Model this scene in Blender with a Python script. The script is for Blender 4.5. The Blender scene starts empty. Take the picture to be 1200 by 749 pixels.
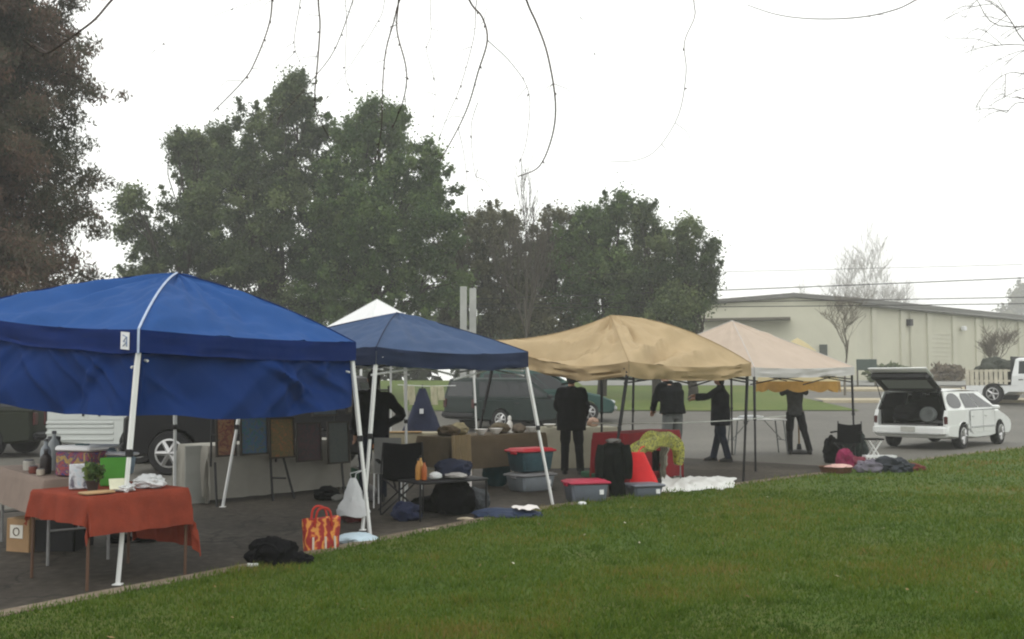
import bpy, math, random
import numpy as np
from mathutils import Vector, Matrix, noise

scene = bpy.context.scene
C = scene.collection
PI = math.pi
R = math.radians

# ------------------------------------------------------------------ camera
CAM_H = 1.55
F = 1200.0                       # focal length in photo pixels (photo is 1200 x 749)
PITCH = math.atan(75.5 / F)
cam_d = bpy.data.cameras.new('camera')
cam = bpy.data.objects.new('camera', cam_d)
C.objects.link(cam)
cam.location = (0, 0, CAM_H)
cam.rotation_euler = (PI / 2 + PITCH, 0, 0)
cam_d.sensor_width = 36
cam_d.lens = 36
cam_d.clip_end = 3000
cam_d.clip_start = 0.05
scene.camera = cam


def ray(px, py):
    x, y = (px - 600) / F, (374.5 - py) / F
    return Vector((x, math.cos(PITCH) - y * math.sin(PITCH), math.sin(PITCH) + y * math.cos(PITCH)))


def AT(px, py, Y):
    """point seen at photo pixel (px,py) standing at distance Y in front of the camera"""
    d = ray(px, py)
    return Vector((0, 0, CAM_H)) + d * (Y / d.y)


def G(px, py, z=0.0):
    """point of the level z seen at that pixel"""
    d = ray(px, py)
    return Vector((0, 0, CAM_H)) + d * ((z - CAM_H) / d.z)


def terr(y):
    return 0.0 if y < 30 else (0.05 * (y - 30) if y < 65 else 1.75)


# ------------------------------------------------------------------ materials
MATS = {}


def new_mat(name):
    m = bpy.data.materials.new(name)
    m.use_nodes = True
    nt = m.node_tree
    nt.nodes.clear()
    out = nt.nodes.new('ShaderNodeOutputMaterial')
    return m, nt, out


def mat(name, col, rough=0.7, var=0.15, scale=6.0, bump=0.0, bscale=40.0, metal=0.0, transl=0.0, spec=0.3,
        coat=0.0, col2=None, alpha=1.0):
    """base colour broken up by two noises, optional bump, optional share of translucent cloth"""
    if name in MATS:
        return MATS[name]
    m, nt, out = new_mat(name)
    N, L = nt.nodes, nt.links
    p = N.new('ShaderNodeBsdfPrincipled')
    tc = N.new('ShaderNodeTexCoord')
    nz = N.new('ShaderNodeTexNoise')
    nz.inputs['Scale'].default_value = scale
    nz.inputs['Detail'].default_value = 6
    nz.inputs['Roughness'].default_value = 0.65
    L.new(tc.outputs['Object'], nz.inputs['Vector'])
    ramp = N.new('ShaderNodeValToRGB')
    ramp.color_ramp.elements[0].position = 0.3
    ramp.color_ramp.elements[1].position = 0.7
    a = [max(0, c * (1 - var)) for c in col]
    b = [min(1, c * (1 + var)) for c in (col2 or col)]
    ramp.color_ramp.elements[0].color = (*a, 1)
    ramp.color_ramp.elements[1].color = (*b, 1)
    L.new(nz.outputs['Fac'], ramp.inputs['Fac'])
    L.new(ramp.outputs['Color'], p.inputs['Base Color'])
    p.inputs['Roughness'].default_value = rough
    p.inputs['Metallic'].default_value = metal
    p.inputs['Specular IOR Level'].default_value = spec
    p.inputs['Coat Weight'].default_value = coat
    p.inputs['Alpha'].default_value = alpha
    last = p.outputs['BSDF']
    if bump:
        bz = N.new('ShaderNodeTexNoise')
        bz.inputs['Scale'].default_value = bscale
        bz.inputs['Detail'].default_value = 5
        L.new(tc.outputs['Object'], bz.inputs['Vector'])
        bp = N.new('ShaderNodeBump')
        bp.inputs['Strength'].default_value = bump
        bp.inputs['Distance'].default_value = 0.02
        L.new(bz.outputs['Fac'], bp.inputs['Height'])
        L.new(bp.outputs['Normal'], p.inputs['Normal'])
    if transl:
        t = N.new('ShaderNodeBsdfTranslucent')
        L.new(ramp.outputs['Color'], t.inputs['Color'])
        mx = N.new('ShaderNodeMixShader')
        mx.inputs['Fac'].default_value = transl
        L.new(p.outputs['BSDF'], mx.inputs[1])
        L.new(t.outputs['BSDF'], mx.inputs[2])
        last = mx.outputs['Shader']
    L.new(last, out.inputs['Surface'])
    MATS[name] = m
    return m


def tint_mat(name, stops, rough=0.6, transl=0.25, attr='tint', spec=0.2):
    """colour picked per leaf / blade from its own random tint"""
    m, nt, out = new_mat(name)
    N, L = nt.nodes, nt.links
    at = N.new('ShaderNodeAttribute')
    at.attribute_name = attr
    ramp = N.new('ShaderNodeValToRGB')
    el = ramp.color_ramp.elements
    while len(el) < len(stops):
        el.new(0.5)
    for e, (pos, c) in zip(el, stops):
        e.position = pos
        e.color = (*c, 1)
    L.new(at.outputs['Fac'], ramp.inputs['Fac'])
    p = N.new('ShaderNodeBsdfPrincipled')
    p.inputs['Roughness'].default_value = rough
    p.inputs['Specular IOR Level'].default_value = spec
    L.new(ramp.outputs['Color'], p.inputs['Base Color'])
    t = N.new('ShaderNodeBsdfTranslucent')
    L.new(ramp.outputs['Color'], t.inputs['Color'])
    mx = N.new('ShaderNodeMixShader')
    mx.inputs['Fac'].default_value = transl
    L.new(p.outputs['BSDF'], mx.inputs[1])
    L.new(t.outputs['BSDF'], mx.inputs[2])
    L.new(mx.outputs['Shader'], out.inputs['Surface'])
    return m


def picture_mat(name, cols, scale=4.0, seed=0.0, distortion=1.5):
    """blotches of several paints: an abstract print or painting"""
    m, nt, out = new_mat(name)
    N, L = nt.nodes, nt.links
    tc = N.new('ShaderNodeTexCoord')
    mp = N.new('ShaderNodeMapping')
    mp.inputs['Location'].default_value = (seed * 3.1, seed * 7.7, seed)
    L.new(tc.outputs['Object'], mp.inputs['Vector'])
    nz = N.new('ShaderNodeTexNoise')
    nz.inputs['Scale'].default_value = scale
    nz.inputs['Detail'].default_value = 4
    nz.inputs['Distortion'].default_value = distortion
    L.new(mp.outputs['Vector'], nz.inputs['Vector'])
    ramp = N.new('ShaderNodeValToRGB')
    el = ramp.color_ramp.elements
    while len(el) < len(cols):
        el.new(0.5)
    for i, (e, c) in enumerate(zip(el, cols)):
        e.position = 0.28 + 0.44 * i / max(1, len(cols) - 1)
        e.color = (*c, 1)
    L.new(nz.outputs['Fac'], ramp.inputs['Fac'])
    p = N.new('ShaderNodeBsdfPrincipled')
    p.inputs['Roughness'].default_value = 0.6
    L.new(ramp.outputs['Color'], p.inputs['Base Color'])
    L.new(p.outputs['BSDF'], out.inputs['Surface'])
    return m


def glass_mat(name, col=(0.03, 0.035, 0.04), rough=0.08):
    if name in MATS:
        return MATS[name]
    m, nt, out = new_mat(name)
    p = nt.nodes.new('ShaderNodeBsdfPrincipled')
    p.inputs['Base Color'].default_value = (*col, 1)
    p.inputs['Roughness'].default_value = rough
    p.inputs['Specular IOR Level'].default_value = 0.4
    nt.links.new(p.outputs['BSDF'], out.inputs['Surface'])
    MATS[name] = m
    return m


# ------------------------------------------------------------------ mesh collecting
ORG = {}


class MB:
    def __init__(self):
        self.v, self.f = [], []

    def quad_grid(self, pts):
        """pts: list of rows of points"""
        b = len(self.v)
        n = len(pts[0])
        for r in pts:
            self.v += [Vector(p) for p in r]
        for i in range(len(pts) - 1):
            for j in range(n - 1):
                self.f.append((b + i * n + j, b + i * n + j + 1, b + (i + 1) * n + j + 1, b + (i + 1) * n + j))
        return self

    def box(self, c, s, rz=0.0, M=None, taper=1.0, bev=0.0):
        c = Vector(c)
        sx, sy, sz = s[0] / 2, s[1] / 2, s[2] / 2
        rot = M or Matrix.Rotation(rz, 3, 'Z')
        b = len(self.v)
        if bev <= 0:
            for z in (-1, 1):
                k = 1.0 if z > 0 else taper
                for x, y in ((-1, -1), (1, -1), (1, 1), (-1, 1)):
                    self.v.append(c + rot @ Vector((x * sx * k, y * sy * k, z * sz)))
            for q in ((3, 2, 1, 0), (4, 5, 6, 7), (0, 1, 5, 4), (1, 2, 6, 5), (2, 3, 7, 6), (3, 0, 4, 7)):
                self.f.append(tuple(b + i for i in q))
            return self
        # chamfered box: rings of 8 points
        e = min(bev, sx * 0.9, sy * 0.9, sz * 0.9)

        def ring(z, ax, ay, k):
            pts = [(-ax + e, -ay), (ax - e, -ay), (ax, -ay + e), (ax, ay - e), (ax - e, ay), (-ax + e, ay), (-ax, ay - e), (-ax, -ay + e)]
            return [c + rot @ Vector((x * k, y * k, z)) for x, y in pts]
        rows = [ring(-sz, sx - e, sy - e, taper), ring(-sz + e, sx, sy, taper), ring(sz - e, sx, sy, 1), ring(sz, sx - e, sy - e, 1)]
        for r in rows:
            self.v += r
        for i in range(3):
            for j in range(8):
                k = (j + 1) % 8
                self.f.append((b + i * 8 + j, b + i * 8 + k, b + (i + 1) * 8 + k, b + (i + 1) * 8 + j))
        self.f.append(tuple(b + j for j in range(7, -1, -1)))
        self.f.append(tuple(b + 24 + j for j in range(8)))
        return self

    def tube(self, path, rad, n=8, cap=True):
        path = [Vector(p) for p in path]
        if not isinstance(rad, (list, tuple)):
            rad = [rad] * len(path)
        b = len(self.v)
        up = None
        for i, p in enumerate(path):
            t = (path[min(i + 1, len(path) - 1)] - path[max(i - 1, 0)])
            if t.length < 1e-9:
                t = Vector((0, 0, 1))
            t.normalize()
            if up is None:
                up = Vector((0, 0, 1)) if abs(t.z) < 0.9 else Vector((1, 0, 0))
            a = t.cross(up)
            if a.length < 1e-6:
                a = t.cross(Vector((1, 0.3, 0)))
            a.normalize()
            c = a.cross(t)
            up = c
            for k in range(n):
                w = 2 * PI * k / n
                self.v.append(p + (a * math.cos(w) + c * math.sin(w)) * rad[i])
        for i in range(len(path) - 1):
            for k in range(n):
                q = (k + 1) % n
                self.f.append((b + i * n + k, b + i * n + q, b + (i + 1) * n + q, b + (i + 1) * n + k))
        if cap:
            self.f.append(tuple(b + k for k in range(n - 1, -1, -1)))
            e = b + (len(path) - 1) * n
            self.f.append(tuple(e + k for k in range(n)))
        return self

    def bar(self, a, b_, w):
        """square bar"""
        return self.tube([a, b_], w * 0.7071, 4)

    def lathe(self, prof, c=(0, 0, 0), n=20, M=None, sx=1.0, sy=1.0):
        c = Vector(c)
        b = len(self.v)
        for r, z in prof:
            for k in range(n):
                w = 2 * PI * k / n
                p = Vector((r * math.cos(w) * sx, r * math.sin(w) * sy, z))
                self.v.append(c + (M @ p if M else p))
        for i in range(len(prof) - 1):
            for k in range(n):
                q = (k + 1) % n
                self.f.append((b + i * n + k, b + i * n + q, b + (i + 1) * n + q, b + (i + 1) * n + k))
        self.f.append(tuple(b + k for k in range(n - 1, -1, -1)))
        e = b + (len(prof) - 1) * n
        self.f.append(tuple(e + k for k in range(n)))
        return self

    def loft(self, rings, cap=True):
        b = len(self.v)
        n = len(rings[0])
        for r in rings:
            self.v += [Vector(p) for p in r]
        for i in range(len(rings) - 1):
            for k in range(n):
                q = (k + 1) % n
                self.f.append((b + i * n + k, b + i * n + q, b + (i + 1) * n + q, b + (i + 1) * n + k))
        if cap:
            self.f.append(tuple(b + k for k in range(n - 1, -1, -1)))
            e = b + (len(rings) - 1) * n
            self.f.append(tuple(e + k for k in range(n)))
        return self

    def poly(self, pts, thick=0.0, nrm=None):
        pts = [Vector(p) for p in pts]
        if not thick:
            b = len(self.v)
            self.v += pts
            self.f.append(tuple(range(b, b + len(pts))))
            return self
        if nrm is None:
            nrm = Vector((0, 0, 0))
            for i in range(len(pts)):
                nrm += pts[i].cross(pts[(i + 1) % len(pts)])
            nrm.normalize()
        return self.loft([[p for p in pts], [p + nrm * thick for p in pts]])

    def blob(self, c, r, amp=0.25, seed=0, n=3, freq=2.2, flat=True, sq=1.0):
        """crumpled lump: bags, folded cloth, bundles"""
        import bmesh
        bm = bmesh.new()
        bmesh.ops.create_icosphere(bm, subdivisions=n, radius=1.0)
        b = len(self.v)
        off = Vector((seed * 11.3, seed * 5.7, seed * 3.1))
        c = Vector(c)
        bm.verts.ensure_lookup_table()
        for v in bm.verts:
            p = v.co.normalized()
            k = 1 + amp * noise.noise(p * freq + off) + amp * 0.6 * (0.4 - abs(noise.noise(p * freq * 2.3 + off))) + amp * .3 * noise.noise(p * freq * 5 + off)
            q = Vector([math.copysign(abs(a) ** sq, a) for a in p]) * k
            w = Vector((q.x * r[0], q.y * r[1], q.z * r[2]))
            if flat:
                w.z = max(w.z, -r[2] * 0.8) + r[2] * 0.8
            self.v.append(c + w)
        for f in bm.faces:
            self.f.append(tuple(b + v.index for v in f.verts))
        bm.free()
        return self

    def build(self, name, m, parent=None, smooth=True, angle=38):
        me = bpy.data.meshes.new(name)
        o_ = ORG.get(parent.name, Vector((0, 0, 0))) if parent else Vector((0, 0, 0))
        org = o_
        own = False
        if parent is None:
            lo = Vector((min(p.x for p in self.v), min(p.y for p in self.v), min(p.z for p in self.v)))
            hi = Vector((max(p.x for p in self.v), max(p.y for p in self.v), max(p.z for p in self.v)))
            org = Vector(((lo.x + hi.x) / 2, (lo.y + hi.y) / 2, lo.z))
            own = True
        me.from_pydata([tuple(p - org) for p in self.v], [], self.f)
        me.materials.append(m)
        ob = bpy.data.objects.new(name, me)
        C.objects.link(ob)
        if own:
            ob.location = org
        if parent:
            ob.parent = parent
        ORG[ob.name] = org
        if smooth:
            me.shade_smooth()
            if angle < 180:
                try:
                    me.set_sharp_from_angle(angle=R(angle))
                except Exception:
                    pass
        return ob


def tag(o, label=None, cat=None, group=None, kind=None):
    if label:
        o['label'] = label
    if cat:
        o['category'] = cat
    if group:
        o['group'] = group
    if kind:
        o['kind'] = kind
    return o


def thing(name, label, cat, loc, group=None, rz=0.0, local=False):
    """Empty at the base of a thing; local=True: its parts are built in its own axes"""
    o = bpy.data.objects.new(name, None)
    o.empty_display_size = 0.2
    C.objects.link(o)
    o.location = Vector(loc)
    o.rotation_euler = (0, 0, rz)
    ORG[o.name] = Vector((0, 0, 0)) if local else Vector(loc)
    return tag(o, label, cat, group)


def raw_mesh(name, verts, faces_n, m, parent=None, tint=None, org=None):
    """verts: (k*faces_n,3) array, every face has its own faces_n vertices"""
    me = bpy.data.meshes.new(name)
    n = len(verts)
    if org is None:
        org = ORG.get(parent.name, Vector((0, 0, 0))) if parent else Vector((0, 0, 0))
    v = np.asarray(verts, dtype=np.float32) - np.array(org, dtype=np.float32)
    me.vertices.add(n)
    me.vertices.foreach_set('co', v.ravel())
    me.loops.add(n)
    me.loops.foreach_set('vertex_index', np.arange(n, dtype=np.int32))
    k = n // faces_n
    me.polygons.add(k)
    me.polygons.foreach_set('loop_start', np.arange(0, n, faces_n, dtype=np.int32))
    me.update(calc_edges=True)
    if tint is not None:
        a = me.attributes.new('tint', 'FLOAT', 'POINT')
        a.data.foreach_set('value', np.repeat(np.asarray(tint, dtype=np.float32), faces_n))
    me.materials.append(m)
    ob = bpy.data.objects.new(name, me)
    C.objects.link(ob)
    if parent:
        ob.parent = parent
        ORG[ob.name] = org
    else:
        ob.location = org
    return ob


def lerp(a, b, t):
    return a + (b - a) * t


def sstep(t):
    t = max(0.0, min(1.0, t))
    return t * t * (3 - 2 * t)


def catmull(pts, sub):
    pts = [Vector(p) for p in pts]
    out = []
    for i in range(len(pts) - 1):
        p0, p1, p2, p3 = pts[max(i - 1, 0)], pts[i], pts[i + 1], pts[min(i + 2, len(pts) - 1)]
        for k in range(sub):
            t = k / sub
            out.append(0.5 * ((2 * p1) + (p2 - p0) * t + (2 * p0 - 5 * p1 + 4 * p2 - p3) * t * t + (3 * p1 - p0 - 3 * p2 + p3) * t ** 3))
    out.append(pts[-1])
    return out


# ------------------------------------------------------------------ light and air
w = bpy.data.worlds.new('World')
scene.world = w
w.use_nodes = True
nt = w.node_tree
nt.nodes.clear()
wo = nt.nodes.new('ShaderNodeOutputWorld')
bg = nt.nodes.new('ShaderNodeBackground')
sky = nt.nodes.new('ShaderNodeTexSky')
sky.sky_type = 'NISHITA'
sky.sun_disc = False
SUN_EL, SUN_AZ = R(52), R(200)
sky.sun_elevation = SUN_EL
sky.sun_rotation = SUN_AZ
sky.dust_density = 4
mixc = nt.nodes.new('ShaderNodeMix')
mixc.data_type = 'RGBA'
mixc.inputs[0].default_value = 0.93           # a thick even cloud layer in front of the clear sky
mixc.inputs[7].default_value = (11.6, 11.7, 11.3, 1)
nt.links.new(sky.outputs['Color'], mixc.inputs[6])
nt.links.new(mixc.outputs[2], bg.inputs['Color'])
bg.inputs['Strength'].default_value = 0.130
nt.links.new(bg.outputs['Background'], wo.inputs['Surface'])

sl = bpy.data.lights.new('sun', 'SUN')
sl.energy = 0.5
sl.angle = R(25)
sl.color = (1.0, 0.97, 0.92)
so = bpy.data.objects.new('sun', sl)
C.objects.link(so)
so.location = (0, -10, 40)
sd = Vector((math.sin(SUN_AZ) * math.cos(SUN_EL), math.cos(SUN_AZ) * math.cos(SUN_EL), math.sin(SUN_EL)))
so.rotation_euler = sd.to_track_quat('Z', 'Y').to_euler()

scene.view_settings.view_transform = 'Standard'
scene.view_settings.look = 'None'
scene.view_settings.exposure = 0.0
scene.view_settings.gamma = 1.0
scene.view_settings.use_curve_mapping = False
scene.render.engine = 'CYCLES'
scene.cycles.use_denoising = True
scene.cycles.max_bounces = 8
scene.cycles.diffuse_bounces = 4
scene.cycles.volume_bounces = 2
scene.cycles.transparent_max_bounces = 12
scene.cycles.filter_width = 2.1

# ------------------------------------------------------------------ shared materials
white_metal = mat('white enamelled steel', (0.72, 0.73, 0.72), 0.4, 0.06, 3)
black_metal = mat('black steel', (0.012, 0.012, 0.014), 0.45, 0.2, 3)
grey_plastic = mat('grey plastic', (0.12, 0.12, 0.13), 0.5)
black_cloth = mat('black cloth', (0.006, 0.006, 0.007), 0.95, 0.35, 9, 0.4, 40, spec=0.08)
white_plastic = mat('white plastic', (0.72, 0.73, 0.74), 0.4, 0.06)
wood = mat('brown wood', (0.14, 0.075, 0.035), 0.6, 0.3, 5, 0.1)
skin = mat('skin', (0.42, 0.24, 0.17), 0.55, 0.1)
tyre_m = mat('tyre rubber', (0.014, 0.014, 0.015), 0.85, 0.3, 12)
rim_m = mat('alloy wheel', (0.5, 0.5, 0.5), 0.35, 0.1, 3, metal=0.8)
car_glass = glass_mat('car glass', (0.012, 0.015, 0.018), 0.12)
dark_trim = mat('dark trim', (0.018, 0.018, 0.02), 0.55, 0.2)
bag_white = mat('thin white plastic', (0.75, 0.77, 0.78), 0.35, 0.05, 5, 0.4, 18, transl=0.3)
clear_plastic = mat('cloudy clear plastic', (0.34, 0.38, 0.42), 0.3, 0.15, 4, transl=0.25)
cardboard = mat('cardboard', (0.30, 0.19, 0.10), 0.85, 0.12, 6)
# ------------------------------------------------------------------ ground sheets
def ground_mat(name, stops, s1, s2, bump=0.4, bsc=60, rough=0.9, spec=0.2, cracks=False):
    m, nt, out = new_mat(name)
    N, L = nt.nodes, nt.links
    tc = N.new('ShaderNodeTexCoord')
    a = N.new('ShaderNodeTexNoise'); a.inputs['Scale'].default_value = s1; a.inputs['Detail'].default_value = 8; a.inputs['Roughness'].default_value = 0.6
    b = N.new('ShaderNodeTexNoise'); b.inputs['Scale'].default_value = s2; b.inputs['Detail'].default_value = 6
    L.new(tc.outputs['Object'], a.inputs['Vector']); L.new(tc.outputs['Object'], b.inputs['Vector'])
    mx = N.new('ShaderNodeMath'); mx.operation = 'MULTIPLY_ADD'; mx.inputs[1].default_value = 0.45
    L.new(b.outputs['Fac'], mx.inputs[0])
    m2 = N.new('ShaderNodeMath'); m2.operation = 'MULTIPLY'; m2.inputs[1].default_value = 0.55
    L.new(a.outputs['Fac'], m2.inputs[0]); L.new(m2.outputs[0], mx.inputs[2])
    ramp = N.new('ShaderNodeValToRGB')
    el = ramp.color_ramp.elements
    while len(el) < len(stops):
        el.new(0.5)
    for e, (pos, c) in zip(el, stops):
        e.position = pos; e.color = (*c, 1)
    L.new(mx.outputs[0], ramp.inputs['Fac'])
    p = N.new('ShaderNodeBsdfPrincipled'); p.inputs['Roughness'].default_value = rough; p.inputs['Specular IOR Level'].default_value = spec
    csock = ramp.outputs['Color']
    if cracks:
        dn = N.new('ShaderNodeTexNoise'); dn.inputs['Scale'].default_value = 2.0; dn.inputs['Detail'].default_value = 5
        L.new(tc.outputs['Object'], dn.inputs['Vector'])
        va = N.new('ShaderNodeVectorMath'); va.operation = 'MULTIPLY_ADD'
        va.inputs[1].default_value = (0.7, 0.7, 0.7)
        L.new(dn.outputs['Color'], va.inputs[0]); L.new(tc.outputs['Object'], va.inputs[2])
        vo = N.new('ShaderNodeTexVoronoi'); vo.feature = 'DISTANCE_TO_EDGE'; vo.inputs['Scale'].default_value = 0.42
        L.new(va.outputs[0], vo.inputs['Vector'])
        lt = N.new('ShaderNodeMapRange'); lt.inputs[1].default_value = 0.002; lt.inputs[2].default_value = 0.010; lt.inputs[3].default_value = 0.35; lt.inputs[4].default_value = 1.0
        L.new(vo.outputs['Distance'], lt.inputs[0])
        mm = N.new('ShaderNodeMix'); mm.data_type = 'RGBA'; mm.blend_type = 'MULTIPLY'; mm.inputs[0].default_value = 1.0
        L.new(csock, mm.inputs[6]); L.new(lt.outputs[0], mm.inputs[7])
        sp = N.new('ShaderNodeTexNoise'); sp.inputs['Scale'].default_value = 160; sp.inputs['Detail'].default_value = 2
        L.new(tc.outputs['Object'], sp.inputs['Vector'])
        sr = N.new('ShaderNodeMapRange'); sr.inputs[1].default_value = 0.35; sr.inputs[2].default_value = 0.75; sr.inputs[3].default_value = 0.7; sr.inputs[4].default_value = 1.5
        L.new(sp.outputs['Fac'], sr.inputs[0])
        m3 = N.new('ShaderNodeMix'); m3.data_type = 'RGBA'; m3.blend_type = 'MULTIPLY'; m3.inputs[0].default_value = 1.0
        L.new(mm.outputs[2], m3.inputs[6]); L.new(sr.outputs[0], m3.inputs[7])
        csock = m3.outputs[2]
    L.new(csock, p.inputs['Base Color'])
    g = N.new('ShaderNodeTexNoise'); g.inputs['Scale'].default_value = bsc; g.inputs['Detail'].default_value = 4
    L.new(tc.outputs['Object'], g.inputs['Vector'])
    bp = N.new('ShaderNodeBump'); bp.inputs['Strength'].default_value = bump; bp.inputs['Distance'].default_value = 0.01
    L.new(g.outputs['Fac'], bp.inputs['Height']); L.new(bp.outputs['Normal'], p.inputs['Normal'])
    L.new(p.outputs['BSDF'], out.inputs['Surface'])
    return m


asphalt_m = ground_mat('pale lot asphalt', [(0.3, (0.075, 0.070, 0.060)), (0.5, (0.110, 0.104, 0.090)), (0.68, (0.15, 0.142, 0.122))], 0.25, 9, 0.35, 70, 0.75, 0.4)
shade_strip_m = ground_mat('shade darkened asphalt', [(0.33, (0.018, 0.014, 0.010)), (0.5, (0.040, 0.033, 0.026)), (0.64, (0.080, 0.068, 0.054))], 0.7, 11, 0.4, 60, 0.8, 0.25, cracks=True)  # lot asphalt with the shade beneath the canopies painted in
road_m = ground_mat('far asphalt', [(0.3, (0.20, 0.20, 0.19)), (0.7, (0.30, 0.30, 0.28))], 0.2, 3)
soil_m = ground_mat('rough ground', [(0.3, (0.06, 0.06, 0.03)), (0.7, (0.10, 0.11, 0.05))], 0.1, 2)
lawn_m = ground_mat('lawn soil', [(0.30, (0.0391, 0.0723, 0.0093)), (0.48, (0.0603, 0.1028, 0.0136)), (0.66, (0.1080, 0.1122, 0.0289))], 0.5, 14, 0.9, 45)
farlawn_m = ground_mat('far lawn grass', [(0.3, (0.065, 0.10, 0.018)), (0.5, (0.095, 0.135, 0.024)), (0.7, (0.14, 0.15, 0.042))], 0.25, 5, 0.9, 12)
kerb_m = ground_mat('kerb concrete', [(0.3, (0.10, 0.072, 0.048)), (0.5, (0.19, 0.15, 0.11)), (0.7, (0.27, 0.23, 0.18))], 1.3, 16, 0.6, 50)
paleconc_m = ground_mat('pale concrete', [(0.3, (0.34, 0.29, 0.20)), (0.7, (0.46, 0.41, 0.30))], 0.5, 6)


def sheet(name, xs, ys, m, dz=0.0):
    b = MB()
    b.quad_grid([[(x, y, terr(y) + dz) for x in xs] for y in ys])
    o = b.build(name, m)
    return tag(o, kind='structure')


def rng(a, b, n):
    return [a + (b - a) * i / n for i in range(n + 1)]


sheet('ground', [-300, -120, -40, 0, 40, 120, 300], [-40, 0, 30, 65, 160, 400], soil_m, -0.06)
sheet('parking_lot', rng(-60, 60, 12), [-6, 12, 30, 40, 65], asphalt_m, 0.0)
# lawn beyond the lot, bounded by a wandering edge
b = MB()
rows = []
for i in range(41):
    x = -58 + 71.5 * i / 40
    y0 = 40.0 + 0.6 * noise.noise(Vector((x * 0.2, 3, 0)))
    rows.append([(x, y, terr(y) + 0.03) for y in (y0, y0 + 4, y0 + 8, 58, 64.8)])
b.quad_grid(rows)
tag(b.build('far_lawn', farlawn_m), kind='structure')
sheet('road', [4, 13, 60], [58.4, 64.6], road_m, 0.05)
b = MB(); b.quad_grid([[(x, y, terr(y) + 0.12) for x in (13.5, 18, 23)] for y in (44.6, 46.0)])
b.quad_grid([[(x, 44.6, terr(44.6) + z) for x in (13.5, 18, 23)] for z in (0.0, 0.12)])
tag(b.build('traffic_island', paleconc_m), kind='structure')
b = MB(); b.quad_grid([[(x, y, terr(y) + 0.12) for x in (13.5, 22, 34)] for y in (53.2, 55.4)])
b.quad_grid([[(x, 53.2, terr(53.2) + z) for x in (13.5, 22, 34)] for z in (0.0, 0.12)])
tag(b.build('pavement', paleconc_m), kind='structure')

# ------------------------------------------------------------------ kerb and the near lawn
kpx = [(0, 725), (135, 698), (270, 672), (433, 638), (540, 617), (647, 597), (760, 582), (871, 569), (1000, 552), (1100, 538), (1200, 526)]
kpts = [G(*p) for p in kpx]
d0 = (kpts[0] - kpts[2]).normalized()
d1 = (kpts[-1] - kpts[-3]).normalized()
kpts = [kpts[0] + d0 * 9, kpts[0] + d0 * 4] + kpts + [kpts[-1] + d1 * 8, kpts[-1] + d1 * 22]
KERB = catmull(kpts, 6)
KW, KH = 0.20, 0.06


def kerb_frame(i):
    t = (KERB[min(i + 1, len(KERB) - 1)] - KERB[max(i - 1, 0)]).normalized()
    return t, Vector((t.y, -t.x, 0))       # along, towards the lawn


rows = []
rnd = random.Random(5)
for i, p in enumerate(KERB):
    t, n = kerb_frame(i)
    e = 0.012 * noise.noise(p * 1.7)
    rows.append([p + n * e + Vector((0, 0, -0.02)), p + n * e + Vector((0, 0, KH - 0.012)), p + n * (0.015 + e) + Vector((0, 0, KH)),
                 p + n * (KW) + Vector((0, 0, KH + 0.004)), p + n * (KW + 0.01) + Vector((0, 0, -0.02))])
b = MB(); b.quad_grid(rows)
tag(b.build('kerb', kerb_m), kind='structure')


# darker asphalt strip along the kerb: shade under the canopies put into its colour
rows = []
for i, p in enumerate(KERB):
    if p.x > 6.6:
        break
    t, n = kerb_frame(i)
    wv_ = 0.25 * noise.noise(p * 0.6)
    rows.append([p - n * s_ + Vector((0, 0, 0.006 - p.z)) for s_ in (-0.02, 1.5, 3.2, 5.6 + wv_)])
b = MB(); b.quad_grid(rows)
tag(b.build('stall_shade_strip', shade_strip_m), kind='structure')


def lawn_h(t, p):
    return 0.055 + 0.08 * sstep(t / 5.0) + 0.018 * noise.noise(Vector((p.x * 0.7, p.y * 0.7, 0))) * min(1, t)


TS = [0, 0.05, 0.12, 0.25, 0.45, 0.7, 1, 1.4, 1.9, 2.5, 3.2, 4, 5, 6.2, 8, 10, 13, 17, 22, 30]
rows = []
for i, p in enumerate(KERB):
    t, n = kerb_frame(i)
    row = []
    for s in TS:
        q = p + n * (KW - 0.03 + s)
        q.z = lawn_h(s, q)
        row.append(q)
    rows.append(row)
b = MB(); b.quad_grid(rows)
tag(b.build('lawn', lawn_m), kind='structure')

# grass blades
KA = np.array([[p.x, p.y] for p in KERB])


def kerb_dist(P):
    """signed distance of points (n,2) from the kerb, positive on the lawn"""
    best = np.full(len(P), 1e9); sgn = np.zeros(len(P))
    for i in range(len(KA) - 1):
        a, d = KA[i], KA[i + 1] - KA[i]
        l2 = (d ** 2).sum()
        u = np.clip(((P - a) @ d) / l2, 0, 1)
        q = a + u[:, None] * d
        e = P - q
        dist = np.hypot(e[:, 0], e[:, 1])
        s = d[1] * e[:, 0] - d[0] * e[:, 1]
        k = dist < best
        best[k] = dist[k]; sgn[k] = s[k]
    return np.where(sgn > 0, best, -best)


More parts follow.
